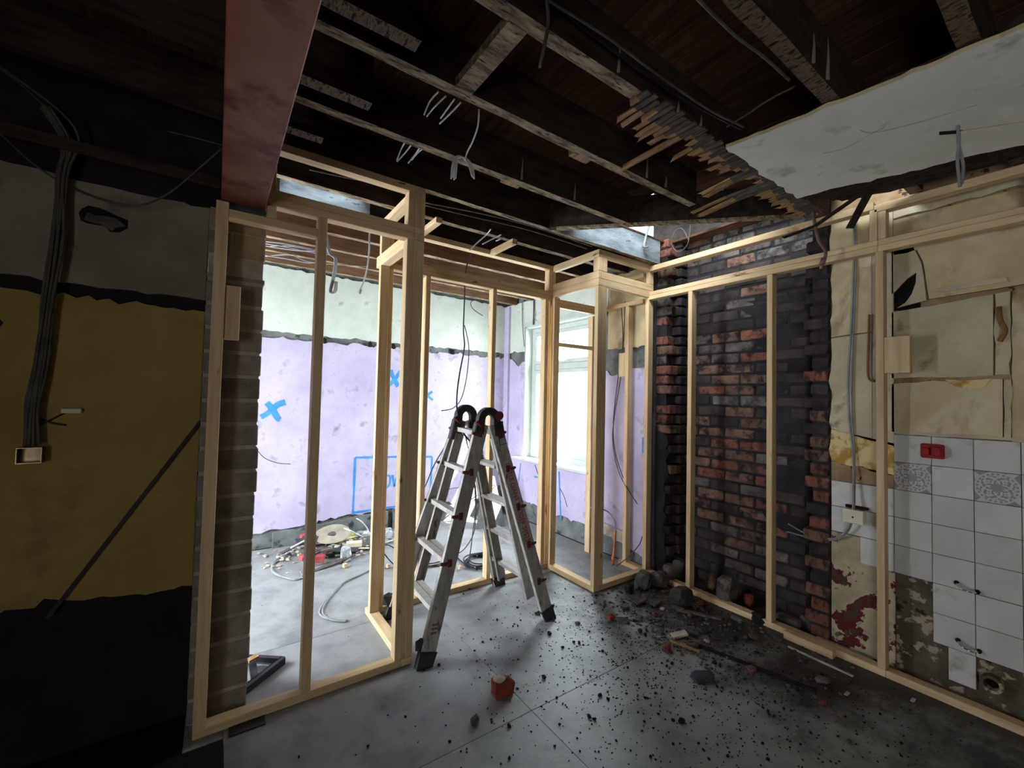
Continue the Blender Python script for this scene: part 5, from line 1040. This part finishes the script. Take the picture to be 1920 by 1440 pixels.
item('wood_block', (0.9698, 3.8472, 0.0200), (.035, .035, .035), PINE['x'], 'little pale wood block in front of the rubbish heap', 'timber', .3)
item('wood_block', (1.2791, 3.6429, 0.0200), (.03, .03, .03), PINE['x'], 'little pale wood block beside the tall post foot', 'timber', .2)
item('wood_block', (1.7871, 3.2887, 0.0200), (.03, .03, .03), PINE['x'], 'little pale wood block between the two cable coils', 'timber', .5)
item('dark_board', (0.8654, 4.3800, 0.1050), (.42, .12, .01), M_slate, 'dark torn board under the cardboard disc', 'board', .1, (.25, .1))
item('dark_board', (1.0079, 4.1500, 0.0530), (.30, .09, .01), M_slate, 'dark torn board across the middle of the heap', 'board', -.25, (.1, .08))
item('grey_board', (0.6851, 4.4000, 0.0908), (.34, .05, .012), M_stone, 'grey broken board at the left end of the heap', 'board', .35, (0, -.25))
item('grey_board', (0.8962, 3.9500, 0.0193), (.40, .05, .012), M_stone, 'long grey strip lying along the front of the heap', 'board', .25, (0, -.12))
item('plastic_trunking', (0.6825, 4.3000, 0.1302), (.20, .018, .014), M_upvc, 'white trunking offcut slanting at the left of the heap', 'trim', .55, (0, -.15))
def wrap(name, px, s, seed, label, m=M_foil):
    bm = bmesh.new(); bm_rock(bm, (px[0], px[1], max(px[2], s[2] * .6)), s, seed, 3, .9); o = mesh_from_bm(name, bm, m, None); tag(o, label, 'plastic'); return o
wrap('plastic_wrap', (1.2808, 4.4500, 0.0247), (.10, .06, .07), 201, 'clear crumpled plastic wrap at the right back of the heap')
wrap('plastic_wrap', (1.0105, 4.0000, 0.0318), (.05, .05, .09), 202, 'silvery crumpled wrap at the front right of the heap')
wrap('plastic_wrap', (1.5015, 4.3500, 0.0154), (.06, .05, .09), 203, 'crumpled clear plastic between the back stud and the tall post')
wrap('plastic_wrap', (0.8139, 4.1000, 0.0853), (.12, .06, .035), 204, 'grey crumpled wrap in the middle of the heap', M_stone)
cable('heap_cable', 'white cable arching from the heap up to the back wall', [[(1.0854, 4.5000, 0.1500), (1.1382, 4.4000, 0.1470), (1.2282, 4.4000, 0.0849), (1.3256, 4.4000, 0.0204)]], M_cwhite, .008)
cable('heap_cable', 'white cable bending down the plinth behind the heap', [[(1.2617, 4.6200, 0.1912), (1.3124, 4.6000, 0.1554), (1.3705, 4.6000, 0.0793), (1.3797, 4.5500, 0.0353)]], M_cwhite, .006)
cable('heap_cable', 'white flex on the floor right of the heap', [[(1.4102, 4.2376, 0.0100), (1.5034, 4.2730, 0.0100), (1.6260, 4.3334, 0.0100)]], M_cwhite, .009)
# leaning sheet and pipes at the back corner
o = panel('leaning_board', [(0, 0), (.36, 0), (.24, .58), (.12, .58)], (2.4751, 4.2005, -0.0000), (.97, -.24, 0), (.05, .18, .98), .012, M_render, None); tag(o, 'grey board leaning against the back wall behind the ladder', 'board')
pcn = Vector((3.0736, 4.5500, -0.0714))
for k in range(5):
    o = bar('pipe_length', (2.98 + .035 * k, 4.56 + .012 * (k % 2), 0), (2.985 + .034 * k, 4.62, .30 + .03 * (k % 3)), .022, .022, M_cdark if k % 2 else M_stone, None)
    tag(o, 'short dark length of pipe standing in the back corner by the window wall', 'pipe', 'pipe lengths in the back corner')
